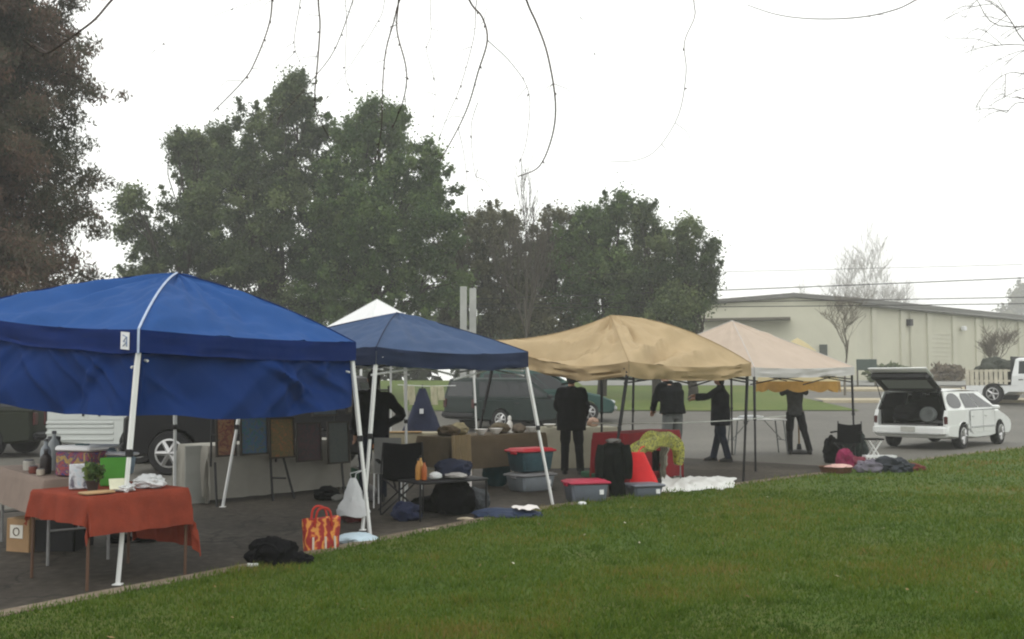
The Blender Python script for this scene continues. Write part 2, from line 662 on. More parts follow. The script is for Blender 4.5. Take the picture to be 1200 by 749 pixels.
rs = np.random.RandomState(3)
NB = 420000
el = 1.45 / np.exp(rs.uniform(np.log(4.6), np.log(34), NB))        # even in elevation -> denser close by
dist = 1.45 / el
dist = np.where(rs.rand(NB) < 0.45, 4.6 + (dist - 4.6) * 0.35, dist)
ang = rs.uniform(-0.62, 0.66, NB)
P = np.stack([np.sin(ang) * dist / np.cos(ang) * np.cos(ang), np.cos(ang) * dist], 1)
sdist = kerb_dist(P)
keep = sdist > KW - 0.03 - 0.05 * rs.rand(len(sdist))
P, sdist = P[keep], sdist[keep]
n = len(P)
t_ = np.maximum(sdist - KW, 0)
zz = np.array([lawn_h(t_[i], Vector((P[i, 0], P[i, 1], 0))) for i in range(n)]) - 0.004
dd = np.hypot(P[:, 0], P[:, 1])
patch = np.array([noise.noise(Vector((P[i, 0] * 0.55, P[i, 1] * 0.55, 7))) + 0.6 * noise.noise(Vector((P[i, 0] * 2.2, P[i, 1] * 2.2, 1))) for i in range(n)])
tuft = np.clip((np.array([noise.noise(Vector((P[i, 0] * 4.5, P[i, 1] * 4.5, 21))) for i in range(n)]) - 0.25) * 4, 0, 1)
edge_ = np.clip(1 - t_ / 0.18, 0, 1)
h = rs.uniform(0.020, 0.046, n) * (1 + 0.5 * patch) * (0.75 + dd / 40) * (1 + 0.9 * tuft + 0.7 * edge_ * rs.rand(n))
wd = rs.uniform(0.0035, 0.006, n) * np.maximum(1, dd / 7.5)
yaw = rs.uniform(0, 2 * PI, n)
lean = rs.uniform(0.1, 1.0, n)
ly = rs.uniform(0, 2 * PI, n)
V = np.zeros((n, 3, 3))
bx, by = np.cos(yaw) * wd, np.sin(yaw) * wd
V[:, 0] = np.stack([P[:, 0] - bx, P[:, 1] - by, zz], 1)
V[:, 1] = np.stack([P[:, 0] + bx, P[:, 1] + by, zz], 1)
V[:, 2] = np.stack([P[:, 0] + np.cos(ly) * h * lean, P[:, 1] + np.sin(ly) * h * lean, zz + h], 1)
tint = np.clip(0.42 + 0.46 * patch + rs.normal(0, 0.15, n), 0, 1)
grass_blade_m = tint_mat('grass blade', [(0.0, (0.0361, 0.0783, 0.0062)), (0.40, (0.0845, 0.1452, 0.0114)), (0.68, (0.1426, 0.1681, 0.0220)), (1.0, (0.2649, 0.1628, 0.0590))], 0.6, 0.35)
g_ = raw_mesh('grass', V.reshape(-1, 3), 3, grass_blade_m, None, tint, org=(0, 0, 0))
tag(g_, 'short green grass of the near lawn with browner patches', 'grass', kind='stuff')

# fallen leaves and scraps in the grass
n = 150
ang = rs.uniform(-0.5, 0.5, n); dist = rs.uniform(5.8, 17, n)
P = np.stack([np.sin(ang) * dist, np.cos(ang) * dist], 1)
sd_ = kerb_dist(P)
P = P[sd_ > 0.3]; sd_ = sd_[sd_ > 0.3]; n = len(P)
V = np.zeros((n, 4, 3))
for i in range(n):
    z = lawn_h(sd_[i], Vector((P[i, 0], P[i, 1], 0))) + rs.uniform(0.02, 0.045)
    a = rs.uniform(0, 6.28); L_, W_ = rs.uniform(0.012, 0.03), rs.uniform(0.007, 0.014)
    c_, s_ = math.cos(a), math.sin(a)
    for k, (u, v, q) in enumerate(((-L_, 0, 0), (0, -W_, 0.006), (L_, 0, 0.012), (0, W_, 0.004))):
        V[i, k] = (P[i, 0] + u * c_ - v * s_, P[i, 1] + u * s_ + v * c_, z + q)
leaf_m = tint_mat('fallen leaf', [(0, (0.10, 0.06, 0.02)), (0.6, (0.24, 0.17, 0.07)), (1, (0.55, 0.52, 0.42))], 0.7, 0.1)
tag(raw_mesh('fallen_leaves', V.reshape(-1, 3), 4, leaf_m, None, rs.rand(n), org=(0, 0, 0)), 'small dry leaves scattered over the lawn', 'leaves', kind='stuff')


# ------------------------------------------------------------------ trees
def leaf_cloud(name, clumps, per, size, m, parent, seed, droop=0.0, long=1.7, spread=0.55, flat=1.0):
    """clumps: list of (centre, radius, tint); leaf-sized diamonds spread through every clump"""
    r_ = np.random.RandomState(seed)
    cs = np.array([[*c, r, t] for c, r, t in clumps])
    vol = np.maximum(cs[:, 3], 0.2) ** 1.6
    cnt = np.maximum(6, (per * len(cs) * vol / vol.sum())).astype(int)
    idx = np.repeat(np.arange(len(cs)), cnt)
    n = len(idx)
    g = r_.normal(0, 1, (n, 3))
    g /= np.linalg.norm(g, axis=1)[:, None]
    rad = cs[idx, 3] * (np.abs(r_.normal(0, 0.62, n)) if spread > 1 else r_.rand(n) ** spread)
    ctr = cs[idx, :3] + g * rad[:, None] * np.array([1, 1, flat])
    d = r_.normal(0, 1, (n, 3)); d[:, 2] -= droop * 1.6
    d /= np.linalg.norm(d, axis=1)[:, None]
    e = np.cross(d, r_.normal(0, 1, (n, 3)))
    e /= np.linalg.norm(e, axis=1)[:, None]
    s = size * r_.uniform(0.55, 1.35, n)
    d = d * (s * long * 0.5)[:, None]; e = e * (s * 0.5)[:, None]
    V = np.stack([ctr - d, ctr - e, ctr + d, ctr + e], 1).reshape(-1, 3)
    tint = np.clip(cs[idx, 4] + r_.normal(0, 0.13, n), 0, 1)
    return raw_mesh(name, V, 4, m, parent, tint)


def wobble_path(a, b_, k, amp, rnd):
    a, b_ = Vector(a), Vector(b_)
    L_ = (b_ - a).length
    out = []
    for i in range(k + 1):
        t = i / k
        p = a.lerp(b_, t)
        if 0 < i < k:
            p = p + Vector((rnd.uniform(-1, 1), rnd.uniform(-1, 1), rnd.uniform(-0.5, 0.5))) * amp * L_
        out.append(p)
    return out


bark_m = mat('bark', (0.030, 0.024, 0.018), 0.9, 0.35, 3, 0.6, 14)
bark_grey = mat('grey bark', (0.10, 0.09, 0.08), 0.9, 0.3, 3, 0.6, 14)
oak_leaf = tint_mat('evergreen leaf', [(0, (0.035, 0.057, 0.027)), (0.5, (0.084, 0.122, 0.051)), (1, (0.189, 0.236, 0.095))], 0.6, 0.35)
olive_leaf = tint_mat('olive brown leaf', [(0, (0.055, 0.064, 0.034)), (0.5, (0.117, 0.123, 0.065)), (1, (0.208, 0.201, 0.111))], 0.7, 0.35)
red_leaf = tint_mat('browned conifer needles', [(0, (0.046, 0.060, 0.034)), (0.35, (0.085, 0.088, 0.056)), (0.6, (0.125, 0.094, 0.070)), (0.85, (0.18, 0.110, 0.085)), (1, (0.20, 0.14, 0.09))], 0.8, 0.4)
green_leaf = tint_mat('mid green leaf', [(0, (0.042, 0.079, 0.029)), (0.5, (0.091, 0.150, 0.049)), (1, (0.195, 0.273, 0.091))], 0.6, 0.35)


def leafy_tree(label, px, Y, lobes, leaf_m, seed, per=130, size=0.22, cl_r=0.62, dens=0.62, trunk_r=0.2, group='evergreen trees beyond the lot', droop=0.0, name='tree', bark=None):
    """lobes: (pixel x, pixel y, radius in pixels, depth offset) of the big masses of the crown, at distance Y"""
    rnd = random.Random(seed)
    base = AT(px, 450, Y); base.z = terr(Y) - 0.05
    root = thing(name, label, 'tree', base, group)
    k = Y / F
    clumps = []
    cs = []
    for (lx, ly, lr, dy) in lobes:
        c = AT(lx, ly, Y) + Vector((0, dy, 0))
        r = lr * k
        cs.append((c, r))
        n = int(dens * 12 * (r / cl_r) ** 1.75) + 5
        tone = rnd.gauss(0, 0.10)
        for i in range(n):
            v = Vector((rnd.gauss(0, 1), rnd.gauss(0, 1), rnd.gauss(0, 1))).normalized()
            spray = rnd.random() < 0.22                       # thin sprays standing out of the mass
            rr = r * (rnd.uniform(0.95, 1.22) if spray else (0.30 + 0.70 * rnd.random() ** 0.5)) * (1 + 0.30 * noise.noise(v * 2.6 + Vector((seed, lx, 0))))
            p = c + v * rr
            if p.z < base.z + 0.6:
                continue
            cr_ = cl_r * (rnd.uniform(0.22, 0.5) if spray else rnd.uniform(0.4, 1.0))
            clumps.append((p, cr_, min(1, max(0, 0.42 + tone + 0.35 * noise.noise(p * 0.5) + rnd.gauss(0, 0.22)))))
            if spray:
                q = p + (v + Vector((0, 0, 0.5))).normalized() * cr_ * 1.3
                clumps.append((q, cr_ * 0.6, min(1, max(0, 0.5 + rnd.gauss(0, 0.2)))))
    leaf_cloud('crown', clumps, per, size, leaf_m, root, seed, droop=droop, spread=2)
    b = MB()
    top = max(cs, key=lambda q: q[0].z)[0]
    fork = base.lerp(Vector((top.x, top.y, top.z)), 0.30)
    fork.x = base.x + (fork.x - base.x) * 0.4
    b.tube(wobble_path(base, fork, 4, 0.03, rnd), [trunk_r * (1.25 - 0.12 * i) for i in range(5)], 9)
    for c, r in cs:
        pth = wobble_path(fork - Vector((0, 0, 0.3)), c, 5, 0.05, rnd)
        b.tube(pth, [trunk_r * (0.62 - 0.1 * i) for i in range(6)], 6)
        for q in range(5):
            v = Vector((rnd.gauss(0, 1), rnd.gauss(0, 1), rnd.gauss(0.2, 1))).normalized()
            s0 = pth[rnd.randint(2, 4)]
            b.tube(wobble_path(s0, c + v * r * 0.85, 4, 0.06, rnd), [trunk_r * 0.22, trunk_r * 0.17, trunk_r * 0.12, trunk_r * 0.08, trunk_r * 0.03], 5)
    b.build('trunk', bark or bark_m, root)
    return root


# the big dark evergreens behind the blue and navy canopies
leafy_tree('dark evergreen tree with a low side lobe, leftmost beyond the blue canopy', 215, 47,
           [(218, 258, 36, 0), (166, 240, 15, -1), (160, 275, 19, 0), (178, 300, 26, 0), (222, 195, 26, 1), (208, 170, 14, 0), (232, 168, 14, 0), (200, 335, 46, 1), (250, 270, 56, 2), (152, 330, 20, 0)], oak_leaf, 11, 300, 0.088)
leafy_tree('tallest dark evergreen tree with a pointed top behind the blue canopy', 310, 48,
           [(300, 185, 55, 0), (345, 150, 42, 0), (350, 118, 22, -1), (340, 105, 12, 0), (270, 190, 40, 1), (255, 170, 22, 0), (300, 260, 75, -1), (340, 320, 80, 0), (270, 330, 65, 1), (390, 230, 55, 1)], oak_leaf, 12, 300, 0.09)
leafy_tree('broad green evergreen tree behind the white canopy top', 440, 46,
           [(440, 165, 40, 0), (448, 140, 24, 0), (412, 150, 26, 1), (480, 195, 38, 0), (498, 220, 32, 0), (470, 250, 62, -1), (420, 240, 62, 0), (510, 280, 34, 0), (440, 330, 75, 0), (512, 330, 38, 0), (388, 320, 60, 1)], green_leaf, 13, 300, 0.088)
leafy_tree('olive evergreen shrubby tree between the navy canopy and the pale double post', 560, 50,
           [(560, 280, 34, 0), (585, 270, 26, 0), (548, 320, 40, 0), (600, 320, 44, 0), (560, 370, 44, 0), (530, 300, 18, 1)], olive_leaf, 14, 250, 0.085)
leafy_tree('brownish evergreen tree mingled with bare twigs behind the tan canopy', 645, 50,
           [(650, 270, 30, 0), (630, 310, 42, 1), (668, 320, 46, 0), (640, 360, 46, 0), (610, 370, 34, 0)], olive_leaf, 15, 230, 0.08)
leafy_tree('dark green tree with a leaning top above the tan canopy peak', 705, 49,
           [(712, 262, 24, 0), (726, 242, 14, 0), (690, 265, 22, 0), (685, 300, 40, 0), (725, 310, 44, 0), (700, 355, 50, 0), (740, 360, 36, 0)], green_leaf, 16, 260, 0.085)
leafy_tree('loose feathery evergreen tree behind the right end of the tan canopy', 770, 48,
           [(757, 268, 20, 0), (752, 243, 12, 0), (766, 300, 32, 0), (780, 290, 18, 0), (760, 345, 42, 0), (795, 340, 26, 0), (735, 330, 26, 1)], oak_leaf, 17, 260, 0.082)
leafy_tree('small dark tree, rightmost of the evergreens, beside the pale building', 812, 46,
           [(806, 275, 17, 0), (812, 305, 24, 0), (826, 300, 13, 0), (832, 330, 11, 0), (808, 340, 30, 0), (822, 355, 18, 0), (790, 365, 28, 0)], oak_leaf, 18, 270, 0.08)


# the browned conifer at the left edge
def conifer(label, base, H, seed):
    rnd = random.Random(seed)
    root = thing('conifer_tree', label, 'tree', base)
    tr = MB()
    tr.tube([base + Vector((0.05 * math.sin(i), 0.04 * math.cos(i * 2), H * i / 10)) for i in range(11)], [0.42 * (1 - i / 10.6) + 0.02 for i in range(11)], 10)
    clumps = []
    z = 1.6
    while z < H - 0.4:
        t = z / H
        reach = 4.3 * (1 - t) ** 0.62 * (0.85 + 0.15 * math.sin(z * 2.1)) + 0.3
        nb = 7
        a0 = rnd.uniform(0, 6.28)
        for k in range(nb):
            a = a0 + 2 * PI * k / nb + rnd.uniform(-0.35, 0.35)
            L_ = reach * rnd.uniform(0.6, 1.12)
            d = Vector((math.cos(a), math.sin(a), 0))
            pts = []
            for i in range(6):
                s = i / 5
                pts.append(base + Vector((0, 0, z)) + d * L_ * s + Vector((0, 0, 0.10 * L_ * math.sin(s * PI) - 0.22 * L_ * s * s + 0.10 * L_ * s ** 4)))
            tr.tube(pts, [0.05 * (1 - t) + 0.012, 0.04, 0.03, 0.022, 0.015, 0.008], 4)
            for i in range(1, 6):
                s = i / 5
                for q in range(3):
                    p = pts[i] + Vector((rnd.gauss(0, 0.20), rnd.gauss(0, 0.20), rnd.gauss(-0.10, 0.12)))
                    tone = 0.48 + 0.55 * noise.noise(p * 0.45) + rnd.gauss(0, 0.13)
                    clumps.append((p, rnd.uniform(0.28, 0.52), min(1, max(0, tone))))
        z += 0.42 + 0.12 * rnd.random()
    leaf_cloud('crown', clumps, 105, 0.040, red_leaf, root, seed, droop=0.55, long=3.6, flat=0.7)
    tr.build('trunk', bark_m, root)
    return root


cb = AT(-30, 450, 25); cb.z = 0
conifer('tall brown-tinged conifer at the left edge behind the blue canopy', cb, 17.0, 31)


# bare trees: recursive branching
def bare_tree(name, label, base, H, seed, m, levels=4, spread=0.5, r0=0.12, rmin=0.012, up=0.55, group=None, lean=(0, 0), kids=(4, 6), stem=0.35):
    rnd = random.Random(seed)
    root = thing(name, label, 'tree', base, group)
    tr, cr = MB(), MB()

    def grow(p, d, L_, r, lev):
        n = 4
        pts = [p]
        q = p
        dd = d.copy()
        for i in range(n):
            dd = (dd + Vector((rnd.gauss(0, 0.12), rnd.gauss(0, 0.12), rnd.gauss(0.05, 0.08)))).normalized()
            q = q + dd * L_ / n
            pts.append(q)
        b_ = tr if lev == 0 else cr
        b_.tube(pts, [max(rmin, r * (1 - 0.13 * i)) for i in range(n + 1)], 7 if lev == 0 else (5 if lev == 1 else 3), cap=lev < 2)
        if lev >= levels:
            return
        for k in range(rnd.randint(*kids)):
            s = rnd.uniform(0.35, 1.0) if lev else rnd.uniform(0.45, 1.0)
            i = min(n - 1, int(s * n))
            st = pts[i].lerp(pts[i + 1], s * n - i if s < 1 else 1.0)
            a = rnd.uniform(0, 6.28)
            side = Vector((math.cos(a), math.sin(a), 0))
            nd = (dd * (1 - spread) + side * spread + Vector((0, 0, up * 0.4))).normalized()
            grow(st, nd, L_ * rnd.uniform(0.5, 0.78), r * rnd.uniform(0.4, 0.58), lev + 1)
    grow(Vector(base), Vector((lean[0], lean[1], 1)).normalized(), H * stem, r0, 0)
    cr.build('crown', m, root, angle=180)
    tr.build('trunk', m, root)
    return root


twig_m = mat('bare twig bark', (0.075, 0.06, 0.05), 0.9, 0.25, 6)
grey_twig = mat('grey brown twig bark', (0.075, 0.066, 0.052), 0.9, 0.2, 6)
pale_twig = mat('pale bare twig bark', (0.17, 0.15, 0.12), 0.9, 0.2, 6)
p = AT(612, 450, 46); p.z = terr(46)
bare_tree('bare_tree', 'tall bare brown tree rising among the evergreens above the tan canopy', p, 10.9, 41, grey_twig, 4, 0.27, 0.10, 0.009, 1.0, kids=(4, 6), stem=0.42)
p = AT(990, 450, 50); p.z = terr(50)
bare_tree('bare_tree', 'small bare tree in front of the pale building left of the raised car hatch', p, 8.0, 42, pale_twig, 4, 0.55, 0.065, 0.007, 0.6, kids=(4, 5), stem=0.34)
p = AT(1163, 450, 52); p.z = terr(52)
bare_tree('bare_tree', 'low bare tree against the building above the white pickup', p, 5.2, 43, pale_twig, 4, 0.55, 0.06, 0.008, 0.5, kids=(4, 6), stem=0.34)
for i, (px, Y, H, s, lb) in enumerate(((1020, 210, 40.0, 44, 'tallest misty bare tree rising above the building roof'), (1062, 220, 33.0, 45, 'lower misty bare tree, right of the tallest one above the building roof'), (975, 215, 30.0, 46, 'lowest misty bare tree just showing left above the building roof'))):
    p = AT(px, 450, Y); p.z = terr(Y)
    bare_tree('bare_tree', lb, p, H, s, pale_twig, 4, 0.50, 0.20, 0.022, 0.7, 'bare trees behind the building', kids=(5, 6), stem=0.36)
leafy_tree('hazy evergreen tree behind the right end of the building', 1200, 290,
           [(1190, 368, 14, 0), (1207, 350, 16, 0), (1222, 368, 18, 0)], olive_leaf, 19, 110, 0.7, 2.6, group='trees behind the building')

# far wood closing the horizon behind the lawn
cl = []
rnd = random.Random(77)
for i in range(260):
    x = rnd.uniform(-62, 16); y = rnd.uniform(70, 78)
    hgt = 3.8 + 1.6 * noise.noise(Vector((x * 0.12, 0, 5)))
    cl.append((Vector((x, y, terr(y) + rnd.uniform(0.3, hgt))), rnd.uniform(0.8, 1.6), 0.4 + rnd.gauss(0, 0.2)))
tag(leaf_cloud('woods', cl, 110, 0.5, oak_leaf, None, 78), 'far dark belt of trees closing the view beyond the lawn', 'woods', kind='stuff')

# ------------------------------------------------------------------ hanging twigs of the tree we stand under
bough_tree = thing('weeping_tree', 'bare weeping tree whose thin twigs hang down across the sky', 'tree', (-5.2, 2.6, 0))
b = MB()
b.tube(catmull([(-5.2, 2.6, -0.05), (-5.1, 2.7, 1.6), (-4.8, 3.0, 3.2), (-4.2, 3.4, 4.6), (-3.6, 3.7, 6.2)], 4), [0.24 - 0.009 * i for i in range(17)], 10)
b.build('trunk', bark_grey, bough_tree)
b = MB()
bough = catmull([(-4.6, 3.15, 3.7), (-3.0, 3.9, 4.35), (-1.4, 4.3, 4.55), (0.4, 4.5, 4.65), (2.0, 4.6, 4.6), (3.4, 4.7, 4.4)], 5)
b.tube(bough, [0.085 - 0.0027 * i for i in range(len(bough))], 8)
b.build('bough', bark_grey, bough_tree)
twig_dark = mat('hanging twig bark', (0.05, 0.035, 0.03), 0.8, 0.3, 8)
TW = [
    ([(322, -70), (319, 0), (315, 30), (300, 70), (285, 95), (250, 131)], 4.3, 3.4, 5),
    ([(374, -60), (373, 0), (375, 30), (372, 75), (369, 110), (372, 135), (388, 165)], 4.2, 3.4, 5),
    ([(430, -90), (400, 40), (365, 95), (325, 140)], 5.0, 2.6, 2),
    ([(470, -60), (467, 0), (465, 35), (475, 75), (476, 100), (470, 125), (460, 150)], 4.4, 3.4, 6),
    ([(474, -60), (465, 10), (452, 60), (448, 110), (447, 150), (440, 190)], 4.5, 3.2, 6),
    ([(530, -60), (550, 0), (565, 20), (571, 47), (560, 85), (550, 120), (537, 150), (515, 190)], 4.1, 3.6, 5),
    ([(558, -60), (557, 15), (555, 45), (540, 100), (525, 135), (513, 167)], 4.8, 1.8, 3),
    ([(600, -60), (617, 0), (630, 30), (642, 65), (651, 120), (647, 160), (632, 195), (607, 207)], 4.2, 4.0, 3),
    ([(571, 47), (600, 75), (620, 110), (617, 165), (607, 195)], 4.1, 1.4, 2),
    ([(810, -60), (813, 0), (814, 20), (802, 50), (804, 85), (795, 135), (770, 175), (745, 188), (715, 189)], 4.6, 1.9, 2),
    ([(404, -60), (405, 0), (406, 30), (405, 90), (417, 115)], 4.9, 1.7, 3),
    ([(356, -60), (352, 0), (347, 30), (345, 55), (355, 80)], 4.7, 1.9, 3),
    ([(452, -60), (450, 5), (440, 30), (415, 70), (380, 120)], 5.1, 1.6, 2),
    ([(505, -60), (504, 0), (505, 40), (500, 60), (510, 100), (507, 155)], 4.9, 1.5, 3),
    ([(672, -60), (680, 20), (695, 55), (695, 90)], 5.0, 1.0, 1),
    ([(740, -60), (728, 0), (700, 50)], 5.0, 1.0, 1),
    ([(420, -50), (330, -8), (260, 15), (200, 45), (165, 75)], 5.2, 1.2, 2),
    ([(215, -80), (165, -35), (131, 0), (112, 22), (93, 37), (75, 50), (56, 62), (44, 60), (28, 47)], 3.9, 4.2, 3),
    ([(56, 62), (40, 52), (24, 40)], 3.9, 2.6, 2),
    ([(1150, -50), (1073, 0), (1040, 14), (1000, 21), (950, 22), (910, 17), (876, 6)], 4.5, 2.6, 1),
    ([(560, 120), (552, 150), (556, 200), (566, 225)], 4.2, 1.1, 2),
    ([(537, 150), (545, 190), (549, 250)], 4.2, 1.0, 1),
]
rnd = random.Random(9)
for pts, Y, r_mm, spurs in TW:
    P_ = [AT(x, y, Y + 0.15 * math.sin(i * 1.3)) for i, (x, y) in enumerate(pts)]
    if pts[0][1] < -20:                            # reaches up to the bough above the frame
        P_ = [min(bough, key=lambda q: (q - P_[0]).length)] + P_
    P_ = catmull(P_, 5)
    n = len(P_)
    b = MB()
    b.tube(P_, [r_mm * 0.00135 * (1 - 0.6 * i / n) for i in range(n)], 5)
    for s in range(spurs * 2):                    # buds and short side shoots
        i = rnd.randint(n // 3, n - 2)
        v = Vector((rnd.uniform(-1, 1), rnd.uniform(-0.5, 0.5), rnd.uniform(-1.0, 0.3))).normalized()
        ln = rnd.uniform(0.02, 0.14) if s % 2 else 0.014
        b.tube([P_[i], P_[i] + v * ln * 0.5, P_[i] + (v + Vector((0, 0, -0.4))).normalized() * ln], [0.0013, 0.001, 0.0007] if s % 2 else [0.0028, 0.0034, 0.001], 4)
    b.build('twig', twig_dark, bough_tree)

# the bare tree whose outer twigs show in the top right corner
p = Vector((9.2, 12.5, 0))
root = thing('bare_tree', 'bare tree reaching its fine twigs into the top right corner', 'tree', p)
tr, cr = MB(), MB()
tr.tube(catmull([p, p + Vector((-0.1, 0, 2.5)), p + Vector((-0.3, 0.1, 5)), p + Vector((-0.5, 0.2, 8))], 3), [0.16 - 0.012 * i for i in range(10)], 8)
rnd = random.Random(12)


def fine(pts, r, lev):
    pts = catmull(pts, 4)
    cr.tube(pts, [max(0.0018, r * (1 - 0.6 * i / len(pts))) for i in range(len(pts))], 4)
    if lev:
        for k in range(7 if lev == 2 else 4):
            i = rnd.randint(2, len(pts) - 1)
            d = (pts[-1] - pts[0]).normalized()
            v = (d * 0.6 + Vector((rnd.uniform(-0.9, 0.5), rnd.uniform(-0.6, 0.6), rnd.uniform(-1.0, 0.6)))).normalized()
            L_ = rnd.uniform(0.25, 0.6) * (1.3 if lev == 2 else 0.55)
            fine([pts[i], pts[i] + v * L_ * 0.5 + Vector((0, 0, 0.03)), pts[i] + v * L_ + Vector((0, 0, -0.05 * L_))], r * 0.5, lev - 1)


for pts in ([(1300, -40), (1240, 20), (1170, 30), (1145, 0)], [(1290, 0), (1215, 55), (1180, 18), (1160, 2)], [(1300, 60), (1240, 58), (1190, 52), (1165, 54)],
            [(1300, 110), (1230, 95), (1190, 85), (1172, 90)], [(1290, 150), (1230, 130), (1195, 120), (1180, 132)]):
    q = [AT(x, y, 12.3 + 0.2 * i) for i, (x, y) in enumerate(pts)]
    q = [Vector((p.x - 0.35, p.y + 0.1, q[0].z - 0.5))] + q
    fine(q, 0.010, 2)
cr.build('crown', twig_m, root, angle=180)
tr.build('trunk', bark_grey, root)

# ------------------------------------------------------------------ building, wires, posts
wall_m = mat('pale green grey wall paint', (0.53, 0.52, 0.42), 0.85, 0.10, 0.22)
pil_m = mat('cream pilaster paint', (0.54, 0.53, 0.435), 0.85, 0.08, 0.4)
roof_m = mat('dark metal roof', (0.15, 0.15, 0.14), 0.7, 0.12, 0.5)
brown_trim = mat('brown wall trim', (0.10, 0.09, 0.07), 0.8)
zt = 1.70
Lc = AT(800, 450, 69); Cc = AT(1006, 450, 66); Rc = AT(1235, 450, 86)
for q in (Lc, Cc, Rc):
    q.z = zt
e_h = AT(1006, 355.5, 66).z
away = (Rc - Cc); away.z = 0
bl = Lc + away
bld = thing('warehouse', 'long pale green-grey warehouse with a low dark roof and cream pilasters', 'building', (Lc + Cc) / 2)
b = MB()
ridge_f = AT(930, 349, 67.2)
ridge_b = ridge_f + away


def up(v, z):
    return Vector((v.x, v.y, z))


b.poly([Lc, Cc, up(Cc, e_h), ridge_f, up(Lc, e_h)])
b.poly([Cc, Rc, up(Rc, e_h), up(Cc, e_h)])
b.poly([Rc, bl, up(bl, e_h), ridge_b, up(Rc, e_h)])
b.poly([bl, Lc, up(Lc, e_h), up(bl, e_h)])
b.build('wall', wall_m, bld, smooth=False)
b = MB()
fr = (ridge_f - up(Cc, e_h)).normalized()
out = (Cc - Lc).cross(Vector((0, 0, 1))).normalized()
s_out = (Rc - Cc).cross(Vector((0, 0, 1))).normalized()
for (e0, e1) in ((up(Cc, e_h) + s_out * 0.3, up(Rc, e_h) + s_out * 0.3), (up(Lc, e_h), up(bl, e_h))):
    e0 = e0 + out * 0.3 + Vector((0, 0, 0.02)); rf = ridge_f + out * 0.3 + Vector((0, 0, 0.03))
    b.poly([e0, e1, ridge_b + Vector((0, 0, 0.03)), rf], 0.28, Vector((0, 0, 1)))
b.build('roof', roof_m, bld, smooth=False)
sd_dir = (Rc - Cc).normalized()
Ls = (Rc - Cc).length
fd_dir = (Lc - Cc).normalized()
rot_s = Matrix((sd_dir, -s_out, Vector((0, 0, 1)))).transposed()
rot_f = Matrix((fd_dir, -out, Vector((0, 0, 1)))).transposed()
for i in range(7):
    q = Cc + sd_dir * (1.9 + i * 3.7) + s_out * 0.06
    MB().box(q + Vector((0, 0, (e_h - zt) / 2 - 0.1)), (0.55, 0.16, e_h - zt - 0.25), M=rot_s).build('pilaster', pil_m, bld, smooth=False)
for px, py in ((968, 411),):
    t_ = (Cc.x - (px - 600) / F * Cc.y) / (Cc.x - Lc.x) * (Cc - Lc).length
    q = Cc + fd_dir * t_ + out * 0.03
    q.z = AT(px, py, q.y).z
    MB().box(q, (0.5, 0.1, 0.8), M=rot_f).build('window', glass_mat('dark window', (0.06, 0.07, 0.06)), bld, smooth=False)
for i in (1, 4):
    q = Cc + sd_dir * (3.0 + i * 3.7) + s_out * 0.10
    MB().tube([Vector((q.x, q.y, zt)), Vector((q.x, q.y, e_h - 0.2))], 0.06, 8).build('downpipe', pil_m, bld)
g0, g1 = up(Cc, e_h - 0.10) + s_out * 0.38, up(Rc, e_h - 0.10) + s_out * 0.38
MB().bar(g0, g1, 0.16).build('gutter', roof_m, bld, smooth=False)
q = Cc + sd_dir * 10.9 + s_out * 0.04
dr_ = MB().box(q + Vector((0, 0, 1.75)), (3.0, 0.12, 3.5), M=rot_s).build('roller_door', pil_m, bld, smooth=False)
bb = MB()
for k in range(11):
    bb.box(q + s_out * 0.07 + Vector((0, 0, 0.3 + 0.31 * k)), (2.9, 0.03, 0.05), M=rot_s)
bb.build('door_rib', wall_m, dr_, smooth=False)
# lower lean-to roof on the gable end
q0 = Cc + fd_dir * 4.3; q1 = Cc + fd_dir * 9.6
z_c = AT(880, 374, 67).z
MB().box(((q0 + q1) / 2 + out * 0.55).xy.to_3d() + Vector((0, 0, z_c)), (5.6, 1.1, 0.16), M=rot_f).build('canopy', brown_trim, bld, smooth=False)
q = Cc + sd_dir * 6.4 + s_out * 0.2; q.z = AT(1073, 378, q.y).z
MB().box(q, (0.35, 0.3, 0.45), M=rot_s).build('lamp', dark_trim, bld, smooth=False)
q = Cc + sd_dir * 14.2 + s_out * 0.25; q.z = AT(1142, 385, q.y).z
MB().box(q, (0.4, 0.3, 0.35), M=rot_s, bev=0.05).build('lamp', white_plastic, bld, smooth=False)
# the dark roller board and a low wall by the building
pale_shrub = tint_mat('pale brown shrub twig', [(0, (0.14, 0.11, 0.08)), (1, (0.24, 0.20, 0.14))])
hedge_m = tint_mat('clipped shrub leaf', [(0, (0.06, 0.08, 0.035)), (1, (0.14, 0.17, 0.08))])
for px, Y, wpx, hh, lb in ((1040, 62, 26, 0.9, 'clipped green shrub behind the open car hatch'), (1108, 64, 17, 0.8, 'brownish shrub between the wagon roof and the pickup bed')):
    q = AT(px, 450, Y); q.z = terr(Y)
    r_ = thing('shrub', lb, 'shrub', q, 'shrubs along the building')
    k = wpx * Y / F
    rn = random.Random(px)
    cl = [(q + Vector((rn.uniform(-k, k), rn.uniform(-0.5, 0.5), rn.uniform(0.1, hh))), 0.4, 0.5 + rn.gauss(0, 0.2)) for _ in range(30)]
    leaf_cloud('foliage', cl, 60, 0.2, hedge_m if px < 1100 else pale_shrub, r_, px)
    sb = MB()
    for k2 in range(5):
        sb.tube([q + Vector((rn.uniform(-.3, .3), 0, 0)), q + Vector((rn.uniform(-k, k) * .7, rn.uniform(-.3, .3), hh * .8))], [0.03, 0.012], 5)
    sb.build('stem', bark_m, r_)
q = AT(1016, 450, 58); q.z = terr(58)
sg = thing('notice_board', 'dark green notice board on posts by the building corner', 'sign', q)
z0 = AT(1016, 434, 58).z; z1 = AT(1016, 421, 58).z
